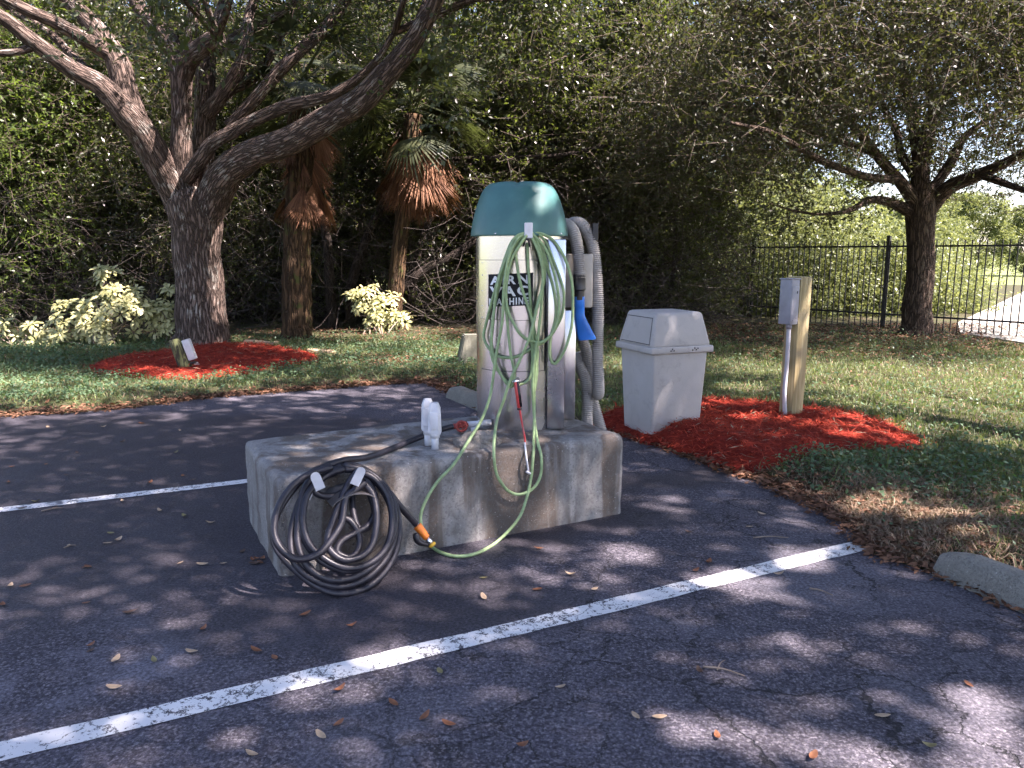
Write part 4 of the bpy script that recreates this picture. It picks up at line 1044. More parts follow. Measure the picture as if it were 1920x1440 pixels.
for s in (.25, 3.1, 9.3):
    bm = bmesh.new(); c = F0 + fd * s; 
    if s == 3.1:
        q = D(1650, 500, 15.7); s2_ = (Vector((q.x, q.y, 0)) - F0).dot(fd); c = F0 + fd * s2_
    box(bm, c + Vector((0, 0, .94)), (.066, .066, 1.90), fr_, .004); po = bm_obj('post', bm, fence, 'fence_black')
    bm = bmesh.new(); box(bm, c + Vector((0, 0, 1.90)), (.078, .078, .025), fr_, .006); bm_obj('post_cap', bm, po, 'fence_black')

# ================================================================== TREES
def limb(tb, pts, Y0=None, sides=14, rough=.012, n=7):
    """pts: (px, py, Y, half width in photo pixels)"""
    q = []
    for (px, py, Y, r) in pts:
        p = D(px, py, Y); q.append((p.x, p.y, p.z, r * (p - CAM).dot(FW) / F))
    c = cr(q, n); 
    xyz = c[:, :3] + np.stack([fnoise(c[:, 2] + k_, c[:, 0], 2.2, k_) - .5 for k_ in (1, 2, 3)], 1) * (c[:, 3:4] * .22)
    tb.add(xyz, np.maximum(c[:, 3], .006), sides, rough); return xyz
def crown_from(lines, count, reach, zmin=None):
    """clump centres round the ends of limbs"""
    out = []
    for _ in range(count):
        ln = lines[rng.integers(len(lines))]; t = rng.integers(len(ln) // 3, len(ln)); out.append(ln[t] + rng.normal(size=3) * reach)
    return np.array(out)
# breaks in the oak crowns: where the photograph shows sun flecks below, there is no leaf in the sun's way
SUN_GAPS = [P(px, py, z).to_tuple() + (r,) for px, py, z, r in [(1180, 1040, 0, .17), (1390, 1385, 0, .13), (1540, 1400, 0, .13), (1640, 1425, 0, .12), (1820, 1300, 0, .15), (1850, 1395, 0, .14), (1270, 1350, 0, .10), (700, 845, PH, .16), (640, 858, PH, .10), (1325, 776, 0, .22), (1370, 800, 0, .12), (1585, 815, 0, .22), (1480, 720, .4, .12), (1010, 380, 1.85, .12), (1500, 1050, 0, .18), (1360, 1085, 0, .13), (1560, 840, 0, .15), (930, 985, .1, .10), (1260, 935, 0, .10),
  (1800, 735, 0, .75), (1900, 770, 0, .8), (1650, 775, 0, .35), (1380, 735, 0, .35), (1700, 700, 0, .35), (1870, 850, 0, .3), (1750, 1000, 0, .25), (1560, 700, 0, .3), (1620, 960, 0, .22)]]
SUN_GAPS += [tuple(D(px, py, Y)) + (r,) for px, py, Y, r in [(210, 545, 12.8, .55), (140, 605, 12.7, .45), (60, 630, 12.7, .4), (305, 590, 13, .3), (412, 560, 12.8, .35), (385, 145, 12.6, .3), (560, 262, 11.4, .25), (700, 575, 14.6, .5)]]
def carve(q):
    sd_ = np.array(sdir); ctr = q.mean(1); land = ctr[:, :2] - sd_[:2] * (ctr[:, 2:3] / sd_[2]); keep_ = np.ones(len(q), bool)
    for gx_, gy_, gz_, r in SUN_GAPS:
        gl = np.array([gx_, gy_]) - sd_[:2] * (gz_ / sd_[2]); dd = land - gl
        keep_ &= ~(((dd ** 2).sum(1) < (r * rng.uniform(.7, 1.15, len(q))) ** 2) & (ctr[:, 2] > gz_ + .6))
    return keep_
def leafy(name_parent, centers, spread, twigs, tlen, per, leaf, m, droop=.35, aspect=.45, tint=None, part='crown', rt=.006):
    q, ti, tw = foliage(centers, spread, twigs, tlen, per, leaf, droop, aspect, tint_c=tint)
    k_ = carve(q); q, ti = q[k_], ti[k_]
    o = obj(part, quads_mesh(part, q, ti), name_parent, m)
    s = setp(obj('twigs', sticks_mesh('twigs', tw, rt, rt * .4), name_parent, 'twig_mat'), kind='stuff')
    return o

# ---- the big oak on the left
oak = empty('oak_tree', P(372, 655), 'large spreading oak with forked limbs standing in red mulch', 'tree')
YO = P(372, 655).y + .15
tb = Tubes(); lines = []
tb_trunk = Tubes()
limb(tb_trunk, [(372, 690, YO, 78), (375, 655, YO, 58), (377, 630, YO, 49), (376, 580, YO, 45), (374, 520, YO, 43), (370, 460, YO, 43), (368, 420, YO, 47), (362, 385, YO, 50), (356, 362, YO, 44)], sides=32, rough=.012)
trunk = obj('trunk', tb_trunk.mesh('trunk'), oak, 'oak_bark')
LB = [
 [(360, 440, YO, 20), (336, 378, YO - .05, 28), (305, 312, YO - .3, 28), (272, 255, YO - .5, 27), (240, 215, YO - .7, 26), (193, 163, YO - .9, 20), (133, 130, YO - 1.1, 17), (67, 83, YO - 1.4, 15), (15, 40, YO - 1.6, 13), (-60, -10, YO - 1.9, 11), (-150, -90, YO - 2.2, 8)],
 [(262, 245, YO - .55, 24), (238, 180, YO - .5, 24), (213, 105, YO - .5, 21), (175, 50, YO - .5, 18), (135, 8, YO - .5, 16), (80, -60, YO - .6, 13), (20, -140, YO - .7, 9)],
 [(213, 105, YO - .5, 17), (170, 80, YO - .7, 14), (100, 40, YO - 1.0, 12), (40, 14, YO - 1.2, 11), (-40, -30, YO - 1.4, 8)],
 [(62, 88, YO - 1.4, 8), (30, 97, YO - 1.5, 7), (-30, 100, YO - 1.6, 6), (-120, 90, YO - 1.7, 5)],
 [(193, 163, YO - .8, 10), (140, 110, YO - .2, 8), (90, 60, YO, 7), (20, 20, YO + .3, 5)],
 [(352, 430, YO, 16), (342, 330, YO - .15, 20), (342, 260, YO - .2, 19), (342, 200, YO - .25, 18), (338, 140, YO - .25, 20), (322, 85, YO - .2, 18), (290, 45, YO - .1, 15), (262, 15, YO, 13), (220, -60, YO, 10), (190, -150, YO, 8)],
 [(342, 150, YO - .25, 16), (356, 110, YO - .5, 17), (385, 85, YO - .8, 17), (408, 70, YO - 1.0, 16)],
 [(352, 100, YO - .4, 11), (358, 60, YO - .4, 11), (366, 10, YO - .3, 10), (380, -60, YO - .2, 8), (390, -160, YO, 6)],
 [(368, 420, YO + .1, 16), (382, 300, YO + .25, 21), (386, 220, YO + .3, 19), (384, 150, YO + .35, 18), (392, 90, YO + .4, 15), (415, 30, YO + .4, 13), (440, -50, YO + .4, 10)],
 [(392, 210, YO + .2, 15), (415, 180, YO, 14), (440, 145, YO - .1, 14), (458, 110, YO - .2, 12), (462, 70, YO - .2, 11), (470, 20, YO, 9), (500, -60, YO, 7)],
 [(386, 215, YO + .3, 12), (430, 170, YO + .5, 11), (470, 150, YO + .6, 10), (510, 100, YO + .8, 8), (540, 40, YO + .9, 7), (580, -30, YO + 1, 5)],
 [(410, 100, YO + .3, 10), (430, 75, YO + .3, 9), (500, 40, YO + .3, 8), (540, 12, YO + .2, 8), (590, -40, YO + .1, 6)],
 [(352, 335, YO - .25, 14), (375, 300, YO - .5, 14), (400, 268, YO - .7, 13), (440, 244, YO - .8, 13), (480, 225, YO - .9, 12), (540, 198, YO - 1.1, 12), (590, 188, YO - 1.2, 11), (640, 168, YO - 1.3, 9), (700, 120, YO - 1.3, 7), (740, 60, YO - 1.3, 5)],
 [(384, 440, YO, 20), (402, 370, YO - .15, 31), (428, 322, YO - .5, 30), (470, 293, YO - .8, 27), (545, 264, YO - 1.2, 26), (630, 215, YO - 1.6, 25), (680, 185, YO - 1.9, 24), (722, 140, YO - 2.1, 22), (768, 85, YO - 2.3, 19), (800, 35, YO - 2.5, 17), (822, -10, YO - 2.7, 15), (850, -90, YO - 2.9, 12), (890, -190, YO - 3.1, 9)],
 [(430, 235, YO - .1, 11), (470, 195, YO - .2, 12), (505, 155, YO - .2, 12), (550, 107, YO - .2, 12), (600, 62, YO - .1, 11), (640, 12, YO, 10), (680, -60, YO, 8)],
 [(722, 140, YO - 2.1, 10), (770, 70, YO - 1.7, 8), (800, 0, YO - 1.4, 7), (840, -70, YO - 1.2, 5)],
]
for l in LB:
    lines.append(limb(tb, l, sides=16))
obj('limbs', tb.mesh('limbs'), oak, 'oak_bark')
# upper limbs of the crown, above the picture
tb = Tubes(); oc = np.array(P(372, 655)); hi = []
for ln in lines:
    e = ln[-1]
    for _ in range(3):
        d = unit(np.array([[e[0] - oc[0], e[1] - oc[1], 0.0]]) * .5 + rng.normal(size=(1, 3)) * .8)[0]; d[2] = abs(d[2]) * .7 + .25
        q = cr([e, e + d * 1.0 + rng.normal(size=3) * .15, e + d * 2.1 + rng.normal(size=3) * .35, e + d * 3.0 + rng.normal(size=3) * .5], 4)
        tb.add(q, np.linspace(.05, .012, len(q)), 7); hi.append(q)
obj('upper_limbs', tb.mesh('upper_limbs'), oak, 'oak_bark')
for a_, b_ in (((-1.0, 9.3, 6.6), (.6, 9.2, 7.6)), ((-.8, 9.0, 6.5), (.4, 7.9, 7.4)), ((-1.5, 9.9, 6.9), (-.4, 10.2, 8.0))):  # unseen crown lines added to spread shade over the left mulch
    s_ = lines[13][-1]; q = cr([s_, np.array(a_), np.array(b_)], 6); hi.append(q); hi.append(q); hi.append(q)
cc = crown_from(hi, 330, .45)
cc = np.concatenate([cc, np.array([[-.3, 9.0, 7.1]]) + rng.normal(size=(90, 3)) * np.array([1.3, .8, .6])])  # extra leaf clumps added above the view to shade the left mulch
leafy(oak, cc, .28, 20, .55, 11, .105, 'oak_leaf', .3, .45)
# low leafy sprays seen against the limbs
def spray(pxs, Y, jit, n):
    out = []
    for (px, py) in pxs:
        for _ in range(n): out.append(np.array(D(px + rng.normal() * jit, py + rng.normal() * jit, Y + rng.normal() * .25)))
    return np.array(out)
cs = spray([(820, 60), (835, 110), (845, 160), (860, 200), (855, 245), (830, 90)], YO - 3.0, 14, 2)
leafy(oak, cs, .10, 5, .38, 8, .085, 'oak_leaf', .5, .55, part='hanging_leaves', rt=.004)
cs = spray([(740, 168), (770, 160), (800, 145)], YO - 3.0, 8, 1)
leafy(oak, cs, .05, 2, .25, 5, .09, 'oak_leaf', .2, .5, part='side_leaves', rt=.004)
cs = spray([(320, 20), (430, 20), (220, 20), (60, 20), (120, 60), (500, 70), (560, 30), (690, 50), (640, 90), (700, 20), (760, 20), (280, 60), (420, 110), (30, 60), (160, 20)], YO - .3, 45, 4)
leafy(oak, cs, .16, 6, .4, 8, .075, 'oak_leaf', .4, .42, part='inner_leaves', rt=.004)

# ---- the oak by the fence
roak = empty('oak_tree', P(1715, 634), 'oak with low spreading crown standing in leaf litter before the fence', 'tree')
YR = P(1715, 634).y + .1
tb = Tubes()
limb(tb, [(1714, 665, YR, 46), (1715, 636, YR, 34), (1718, 615, YR, 28), (1721, 560, YR, 25), (1724, 500, YR, 24), (1726, 440, YR, 24), (1728, 395, YR, 27), (1729, 370, YR, 25), (1730, 345, YR, 20)], sides=24, rough=.012)
obj('trunk', tb.mesh('trunk'), roak, 'oak_bark_dark')
LR = [
 [(1728, 380, YR, 18), (1725, 319, YR, 16), (1736, 262, YR, 14), (1751, 210, YR, 12), (1785, 161, YR - .3, 10), (1815, 150, YR - .6, 8), (1860, 110, YR - .9, 5)],
 [(1722, 385, YR, 14), (1684, 337, YR - .2, 11), (1642, 289, YR - .5, 9), (1605, 240, YR - .8, 8), (1560, 195, YR - 1.2, 6), (1500, 150, YR - 1.6, 4)],
 [(1712, 398, YR, 12), (1669, 379, YR - .2, 9), (1631, 375, YR - .5, 7), (1594, 394, YR - .9, 5), (1545, 402, YR - 1.4, 3), (1490, 395, YR - 1.9, 2), (1440, 380, YR - 2.3, 1)],
 [(1738, 400, YR, 16), (1762, 368, YR - .1, 15), (1790, 345, YR - .3, 14), (1837, 326, YR - .7, 12), (1894, 300, YR - 1.1, 9), (1960, 260, YR - 1.5, 7), (2050, 200, YR - 2, 5)],
 [(1742, 365, YR, 10), (1785, 300, YR + .2, 9), (1807, 259, YR + .4, 7), (1850, 225, YR + .7, 5), (1900, 190, YR + 1, 4)],
 [(1722, 340, YR, 9), (1691, 292, YR + .3, 8), (1680, 247, YR + .5, 6), (1650, 190, YR + .8, 5)],
 [(1726, 330, YR, 12), (1715, 250, YR + .2, 10), (1700, 170, YR + .3, 8), (1690, 80, YR + .3, 7), (1670, -30, YR + .3, 5)],
 [(1751, 210, YR, 10), (1740, 130, YR, 8), (1760, 40, YR, 7), (1780, -50, YR, 5)],
 [(1684, 337, YR - .2, 8), (1620, 330, YR - 1.2, 7), (1540, 300, YR - 2.4, 6), (1450, 250, YR - 3.4, 5), (1370, 230, YR - 4.2, 3)],
 [(1642, 289, YR - .5, 7), (1560, 260, YR - .4, 6), (1460, 220, YR - .2, 5), (1370, 200, YR, 4), (1290, 190, YR, 3)],
 [(1700, 170, YR + .3, 7), (1600, 90, YR - .4, 6), (1480, 40, YR - 1.2, 5), (1370, 10, YR - 2, 4)],
 [(1837, 326, YR - .7, 8), (1900, 350, YR - 1.6, 6), (1960, 370, YR - 2.4, 4)],
]
tb = Tubes(); rl = [limb(tb, l, sides=10) for l in LR]
obj('limbs', tb.mesh('limbs'), roak, 'oak_bark_dark')
# crown: a wide shell of clumps, sagging at the rim
n = 900; rc = np.array([P(1715, 634).x - .5, YR - .5, 4.3]); th = rng.uniform(0, 2 * math.pi, n); ph = np.arccos(rng.uniform(-.45, 1, n)); rr = rng.uniform(.12, 1, n) ** .5
cc = rc + np.stack([np.cos(th) * np.sin(ph) * 5.3 * rr, np.sin(th) * np.sin(ph) * 4.6 * rr, np.cos(ph) * 3.0 * rr], 1)
cc[:, 2] -= .028 * ((cc[:, 0] - rc[0]) ** 2) * .5
# keep the view of the trunk and forks open
ok = ~((np.hypot(cc[:, 0] - rc[0] - .5, (cc[:, 1] - rc[1]) * .6) < 1.3) & (cc[:, 2] < 4.0)) & (cc[:, 2] > 2.45)
cc = cc[ok]
leafy(roak, cc, .32, 20, .55, 11, .074, 'oak_leaf_right', .35, .42)
cc2 = crown_from(rl, 120, .35); cc2 = cc2[cc2[:, 2] > 2.9]
leafy(roak, cc2, .22, 9, .45, 8, .07, 'oak_leaf_right', .35, .42, part='inner_leaves', rt=.004)

cs = spray([(1594, 392), (1560, 400), (1525, 405), (1490, 400), (1450, 385), (1640, 372)], YR - 1.3, 14, 4)
leafy(roak, cs, .2, 7, .42, 8, .07, 'oak_leaf_right', .45, .42, part='low_leaves', rt=.004)
# ---- an oak whose crown shades the parking lot, its trunk right of the picture
soak = empty('oak_tree', (8.6, 3.2, 0), 'oak beside the lot whose crown hangs over the wheel stop and shades the asphalt', 'tree')
tb = Tubes()
q = cr([(8.6, 3.2, -.2, .42), (8.6, 3.2, .3, .33), (8.55, 3.2, 1.6, .28), (8.5, 3.1, 3.2, .27)], 6); tb.add(q[:, :3], q[:, 3], 18, .04)
obj('trunk', tb.mesh('trunk'), soak, 'oak_bark')
tb = Tubes(); sl = []
for k in range(15):
    a = 2 * math.pi * k / 15 + rng.uniform(-.2, .2); rch = rng.uniform(3.2, 6.2); hz = rng.uniform(6.2, 9.8)
    e = np.array([8.5 + math.cos(a) * rch - 1.2, 3.1 + math.sin(a) * rch, hz])
    q = cr([(8.5, 3.1, 3.0), (8.5 + (e[0] - 8.5) * .25, 3.1 + (e[1] - 3.1) * .25, 4.8), (8.5 + (e[0] - 8.5) * .62, 3.1 + (e[1] - 3.1) * .62, 6.2 + rng.normal() * .3), e], 6)
    tb.add(q, np.linspace(.16, .02, len(q)), 9); sl.append(q)
obj('limbs', tb.mesh('limbs'), soak, 'oak_bark')
n = 820; th = rng.uniform(0, 2 * math.pi, n); rr = np.sqrt(rng.uniform(0, 1, n))
cc = np.stack([6.7 + np.cos(th) * rr * 6.6, 2.2 + np.sin(th) * rr * 5.6, rng.uniform(6.2, 9.8, n) - .05 * (rr * 6) ** 2 * .4], 1)
cc = cc[(cc[:, 2] > 5.2) & ~((cc[:, 0] > 8.2) & (cc[:, 1] > 3.7))]
q, ti, tw = foliage(cc, .36, 14, .6, 10, .15, .3, .52)
keep_ = carve(q)
obj('crown', quads_mesh('crown', q[keep_], ti[keep_]), soak, 'oak_leaf')
setp(obj('twigs', sticks_mesh('twigs', tw[::2], .006, .003), soak, 'twig_mat'), kind='stuff')

# ---- cabbage palms
def fan_leaf(name, R_, nl, sp, droop, wd, cup=.0, pet=.8):
    """a fan frond: petiole and many split leaflets; base at the origin, pointing along +X"""
    Q, T = [], []
    for k in range(nl):
        a = -sp + 2 * sp * k / (nl - 1) + random.uniform(-.03, .03); r = R_ * random.uniform(.82, 1.05) * (1 - .12 * abs(a) / sp)
        prev = None; w0 = wd * random.uniform(.8, 1.2); tn = random.random()
        for j in range(4):
            f0, f1 = j / 4, (j + 1) / 4
            def pt(f): return np.array([pet + math.cos(a) * r * f, math.sin(a) * r * f, -droop * (r * f) ** 2 + cup * math.sin(a) ** 2 * r * f])
            s = np.array([-math.sin(a), math.cos(a), 0])
            wa, wb = w0 * (.5 + .9 * f0 if f0 < .5 else 1.6 * (1 - f0) + .15), w0 * (.5 + .9 * f1 if f1 < .5 else 1.6 * (1 - f1) + .02)
            Q.append([pt(f0) - s * wa, pt(f0) + s * wa, pt(f1) + s * wb, pt(f1) - s * wb]); T.append(tn)
    for j in range(4):
        x0, x1 = pet * j / 4, pet * (j + 1) / 4 + .02
        Q.append([[x0, -.016, 0], [x0, .016, 0], [x1, .016, 0], [x1, -.016, 0]]); T.append(.6)
        Q.append([[x0, 0, -.016], [x0, 0, .016], [x1, 0, .016], [x1, 0, -.016]]); T.append(.6)
    return quads_mesh(name, np.array(Q, float), np.array(T))
greens = [fan_leaf('frond', .95, 34, 2.0, .28, .022, .05), fan_leaf('frond', .85, 30, 1.9, .45, .021, -.1), fan_leaf('frond', .8, 30, 1.7, .7, .02, 0)]
deads = [fan_leaf('dead_frond', .85, 34, .75, .12, .014, .1, .45), fan_leaf('dead_frond', .75, 30, .6, .2, .014, -.2, .4)]
for g_ in greens: g_.materials.append(M['palm_leaf'])
for g_ in deads: g_.materials.append(M['dead_palm'])
def palm(base, pts, label, crown_z, ng, nd, dz, dscale=1.0):
    t = empty('cabbage_palm', base, label, 'palm tree', 'cabbage palms in the thicket')
    tb = Tubes(); q = cr(pts, 8); tb.add(q[:, :3], q[:, 3] * (1 + .04 * np.sin(np.arange(len(q)) * 2.4)), 18, .05)
    obj('trunk', tb.mesh('trunk'), t, 'palm_bark')
    c = Vector(q[-1][:3])
    for k in range(ng):
        o = bpy.data.objects.new('frond', greens[k % 3]); COL.objects.link(o); o.parent = t
        o.location = c - base + Vector((0, 0, random.uniform(-.1, .35)))
        o.rotation_euler = (random.uniform(-.3, .3), -random.uniform(-.75, 1.1), k * 2.4 + random.uniform(-.2, .2)); s = random.uniform(.85, 1.15); o.scale = (s, s, s)
    for k in range(nd):
        o = bpy.data.objects.new('dead_frond', deads[k % 2]); COL.objects.link(o); o.parent = t
        o.location = c - base + Vector((0, 0, -random.uniform(.0, dz)))
        o.rotation_euler = (random.uniform(-.25, .25), random.uniform(.95, 1.5), k * 2.4 + random.uniform(-.3, .3)); s = random.uniform(.8, 1.1) * dscale; o.scale = (s, s, s)
    return t
Yp = P(557, 640).y
def pw(px, py, Y, r): p = D(px, py, Y); return (p.x, p.y, p.z, r * p.y / F)
palm(P(557, 640), [pw(557, 650, Yp, 31), pw(557, 600, Yp, 28), pw(556, 500, Yp, 26), pw(558, 420, Yp, 24), pw(562, 340, Yp, 25), pw(566, 260, Yp, 27), pw(570, 175, Yp, 25)], 'cabbage palm with mossy trunk and short dead skirt beside the oak', 4.5, 24, 30, 1.5, 1.0)
Yp2 = 15.2
palm(P(742, 612), [pw(735, 625, Yp2, 17), pw(742, 540, Yp2, 15), pw(752, 440, Yp2, 14), pw(765, 330, Yp2, 15), pw(772, 265, Yp2, 17), pw(775, 215, Yp2, 16)], 'slender cabbage palm with thick shaggy skirt of brown dead fronds', 5, 30, 60, .7, 1.25)

# ---- variegated shrubs
def compound(nl, ln, wd):
    Q, T = [], []
    for k in range(nl):
        a = 2 * math.pi * k / nl + random.uniform(-.15, .15); el = random.uniform(-.15, .35); l_ = ln * random.uniform(.8, 1.1)
        d = np.array([math.cos(a) * math.cos(el), math.sin(a) * math.cos(el), math.sin(el)]); s = np.array([-math.sin(a), math.cos(a), 0]); up = np.cross(d, s)
        p0 = d * .02; tn = random.uniform(.35, 1)
        m1, m2 = d * l_ * .40 + up * .006, d * l_ * .75 - up * .004; tip = d * l_ - np.array([0, 0, .03])
        Q += [[p0, m1 - s * wd * .42, m1, m1 + s * wd * .42]]; T += [tn * .5]
        Q += [[m1 - s * wd * .42, m2 - s * wd * .5, m2, m1], [m1, m2, m2 + s * wd * .5, m1 + s * wd * .42]]; T += [tn, tn * .8]
        Q += [[m2 - s * wd * .5, tip, m2, m2], [m2, tip, m2 + s * wd * .5, m2]]; T += [tn, tn * .9]
    Q = np.array([[list(v) for v in q] for q in Q]); 
    for q in Q[3::5]: q[3] = (q[0] + q[2]) / 2
    for q in Q[4::5]: q[3] = (q[0] + q[2]) / 2
    return quads_mesh('leaf', Q, np.array(T))
comps = [compound(8, .165, .044), compound(9, .155, .042), compound(8, .175, .046)]
for c_ in comps: c_.materials.append(M['cream_leaf'])
def shrub(name, cx, base, blobs, n, label):
    """blobs: (px, py, Y, radius px); leaves sit on the outside of the blobs"""
    t = empty(name, base, label, 'shrub', 'cream variegated shrubs'); tb = Tubes(); tot = sum(b_[3] ** 2 for b_ in blobs)
    for (px, py, Y, r) in blobs:
        c = D(px, py, Y); rm = r * Y / F; k = int(n * r * r / tot)
        for _ in range(max(1, k // 7)):
            e = c + Vector((random.gauss(0, .5), random.gauss(0, .5), random.gauss(0, .4))) * rm
            s = base + Vector((random.gauss(0, .12), random.gauss(0, .08), 0)); tb.add(cr([s, s.lerp(e, .5) + Vector((random.gauss(0, .05), random.gauss(0, .05), .05)), e], 4), np.linspace(.014, .006, 9), 5)
        for _ in range(k):
            v = Vector((random.gauss(0, 1), random.gauss(0, 1) - .5, random.gauss(0, 1) + .25)).normalized(); q = c + v * rm * random.uniform(.6, 1.0)
            if q.z < .12: q.z = .12 + random.uniform(0, .06)
            o = bpy.data.objects.new('leaf', comps[random.randrange(3)]); COL.objects.link(o); o.parent = t; o.location = q - base
            nrm = (v * .7 + Vector((0, -.35, .65))).normalized(); o.rotation_mode = 'QUATERNION'
            o.rotation_quaternion = nrm.to_track_quat('Z', 'Y') @ Matrix.Rotation(random.uniform(0, 6.3), 3, 'Z').to_quaternion(); sc_ = random.uniform(.8, 1.2); o.scale = (sc_,) * 3
    obj('stems', tb.mesh('stems'), t, 'twig_grey')
Ys = 12.9
shrub('variegated_shrub', 0, P(190, 655), [(210, 535, Ys, 42), (235, 575, Ys - .1, 52), (185, 590, Ys, 45), (140, 600, Ys - .1, 45), (110, 625, Ys - .1, 30), (190, 630, Ys - .3, 34)], 125, 'tallest cream variegated shrub left of the oak trunk')
shrub('variegated_shrub', 0, P(40, 655), [(20, 625, Ys, 34), (62, 630, Ys - .1, 28), (-30, 615, Ys, 40)], 40, 'low cream variegated shrub at the end of the row away from the oak')
shrub('variegated_shrub', 0, P(312, 648), [(305, 590, Ys + .3, 32), (322, 620, Ys + .2, 26), (322, 545, Ys + .4, 18), (285, 600, Ys + .2, 22)], 44, 'small cream variegated shrub tucked against the oak trunk')
Ys2 = P(715, 632).y + .3
shrub('variegated_shrub', 0, P(712, 634), [(690, 565, Ys2, 34), (722, 575, Ys2, 34), (752, 595, Ys2, 26), (712, 598, Ys2 - .1, 28), (668, 560, Ys2, 20)], 60, 'bare stemmed cream variegated shrub growing beside the palms')

# ---- thicket trees: three kinds of crown, repeated
def thicket_mesh(seed, h, r, zlo, nclump, leaf, low=0.35):
    tb = Tubes(); ends = []
    for k in range(rng.integers(3, 6)):
        a = rng.uniform(0, 2 * math.pi); ln = rng.uniform(.3, 1.0) * r
        e = np.array([math.cos(a) * ln, math.sin(a) * ln, h * rng.uniform(.6, .95)])
        q = cr([(rng.normal() * .15, rng.normal() * .15, -.2), (e[0] * .15 + rng.normal() * .15, e[1] * .15 + rng.normal() * .15, h * .2), (e[0] * .55 + rng.normal() * .25, e[1] * .55 + rng.normal() * .25, h * .5), e], 5)
        tb.add(q, np.linspace(rng.uniform(.06, .11), .02, len(q)), 7)
        for _ in range(6):
            s = q[rng.integers(3, len(q) - 2)]; d = unit(rng.normal(size=(1, 3)))[0]; d[2] = d[2] * .4 + .1; l2 = rng.uniform(.8, 1.9)
            q2 = cr([s, s + d * l2 * .5 + rng.normal(size=3) * .12, s + d * l2 + rng.normal(size=3) * .2 - np.array([0, 0, .2])], 4); tb.add(q2, np.linspace(.03, .008, len(q2)), 5)
    n = nclump; th = rng.uniform(0, 2 * math.pi, n); zz = rng.uniform(0, 1, n) ** .8; rad = r * np.sqrt(rng.uniform(.1, 1, n)) * (.55 + .6 * np.sin(np.pi * np.clip(zz * .85 + .12, 0, 1)))
    c = np.stack([np.cos(th) * rad, np.sin(th) * rad, zlo + zz * (h - zlo)], 1)
    q, ti, tw = foliage(c, .22, 16, .5, 10, leaf, .35, .42)
    return tb.mesh('trunk'), quads_mesh('crown', q, ti), sticks_mesh('twigs', tw, .006, .003)
backs = [thicket_mesh(7, 8.2, 2.9, .2, 170, .14), thicket_mesh(8, 7.4, 2.8, .1, 170, .14)]
for t_, c_, w_ in backs: t_.materials.append(M['thicket_bark']); c_.materials.append(M['thicket_leaf'])
kinds = [thicket_mesh(1, 7.6, 2.1, 1.3, 300, .085), thicket_mesh(2, 8.2, 2.3, 1.7, 320, .09), thicket_mesh(3, 6.6, 2.2, .3, 320, .085)]
for t_, c_, w_ in kinds:
    t_.materials.append(M['thicket_bark']); c_.materials.append(M['thicket_leaf']); w_.materials.append(M['twig_mat'])
backlit_kinds = [(k_[0], k_[1].copy(), k_[2]) for k_ in kinds]  # crown copies in the leaf colour that has backlight painted in
for k_ in backlit_kinds: k_[1].materials.clear(); k_[1].materials.append(M['backlit_leaf'])
spots = []
for row, (Y, sp_, x0, x1) in enumerate([(17.9, 1.9, -14, 4.6), (20.3, 2.4, -16, 4.4), (23.5, 3.0, -18, 5.2), (27.5, 3.6, -20, 9)]):
    x = x0
    while x < x1: spots.append((x + random.uniform(-.35, .35), Y + random.uniform(-.5, .5), row)); x += sp_
FRONT = ['scrubby dark tree beyond the end of the shrub row', 'tree with painted backlit leaves behind the low cream shrub', 'tree with painted backlit leaves behind the tallest cream shrub', 'scrubby dark tree behind the trunk of the big oak', 'scrubby dark tree between the big oak and the mossy palm', 'scrubby dark tree behind the mossy palm trunk', 'scrubby dark tree behind the shaggy skirted palm', 'scrubby dark tree behind the green dome of the machine', 'scrubby dark tree behind the grey vacuum hoses', 'scrubby dark tree behind the litter bin', 'scrubby dark tree between litter bin and fence end']
for k, (x, y, row) in enumerate(spots):
    t = empty('thicket_tree', (x, y, 0), FRONT[k] if row == 0 else 'dark green tree standing deep inside the thicket' if row < 3 else 'tree at the back of the thicket', 'tree', 'front trees of the thicket' if row == 0 else 'inner trees of the thicket' if row < 3 else 'back trees of the thicket')
    t.rotation_euler = (0, 0, random.uniform(0, 6.3)); s = random.uniform(.9, 1.15) * (1.25 if row == 3 else 1); t.scale = (s, s, s * random.uniform(.92, 1.1))
    kk = kinds[(k * 2 + row) % 3] if row == 0 else kinds[(k * 2 + row) % 3][:2] if row == 1 else backs[k % 2][:2]
    if row == 0 and k in (1, 2): kk = backlit_kinds[k]
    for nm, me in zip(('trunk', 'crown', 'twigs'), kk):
        o = bpy.data.objects.new(nm, me); COL.objects.link(o); o.parent = t

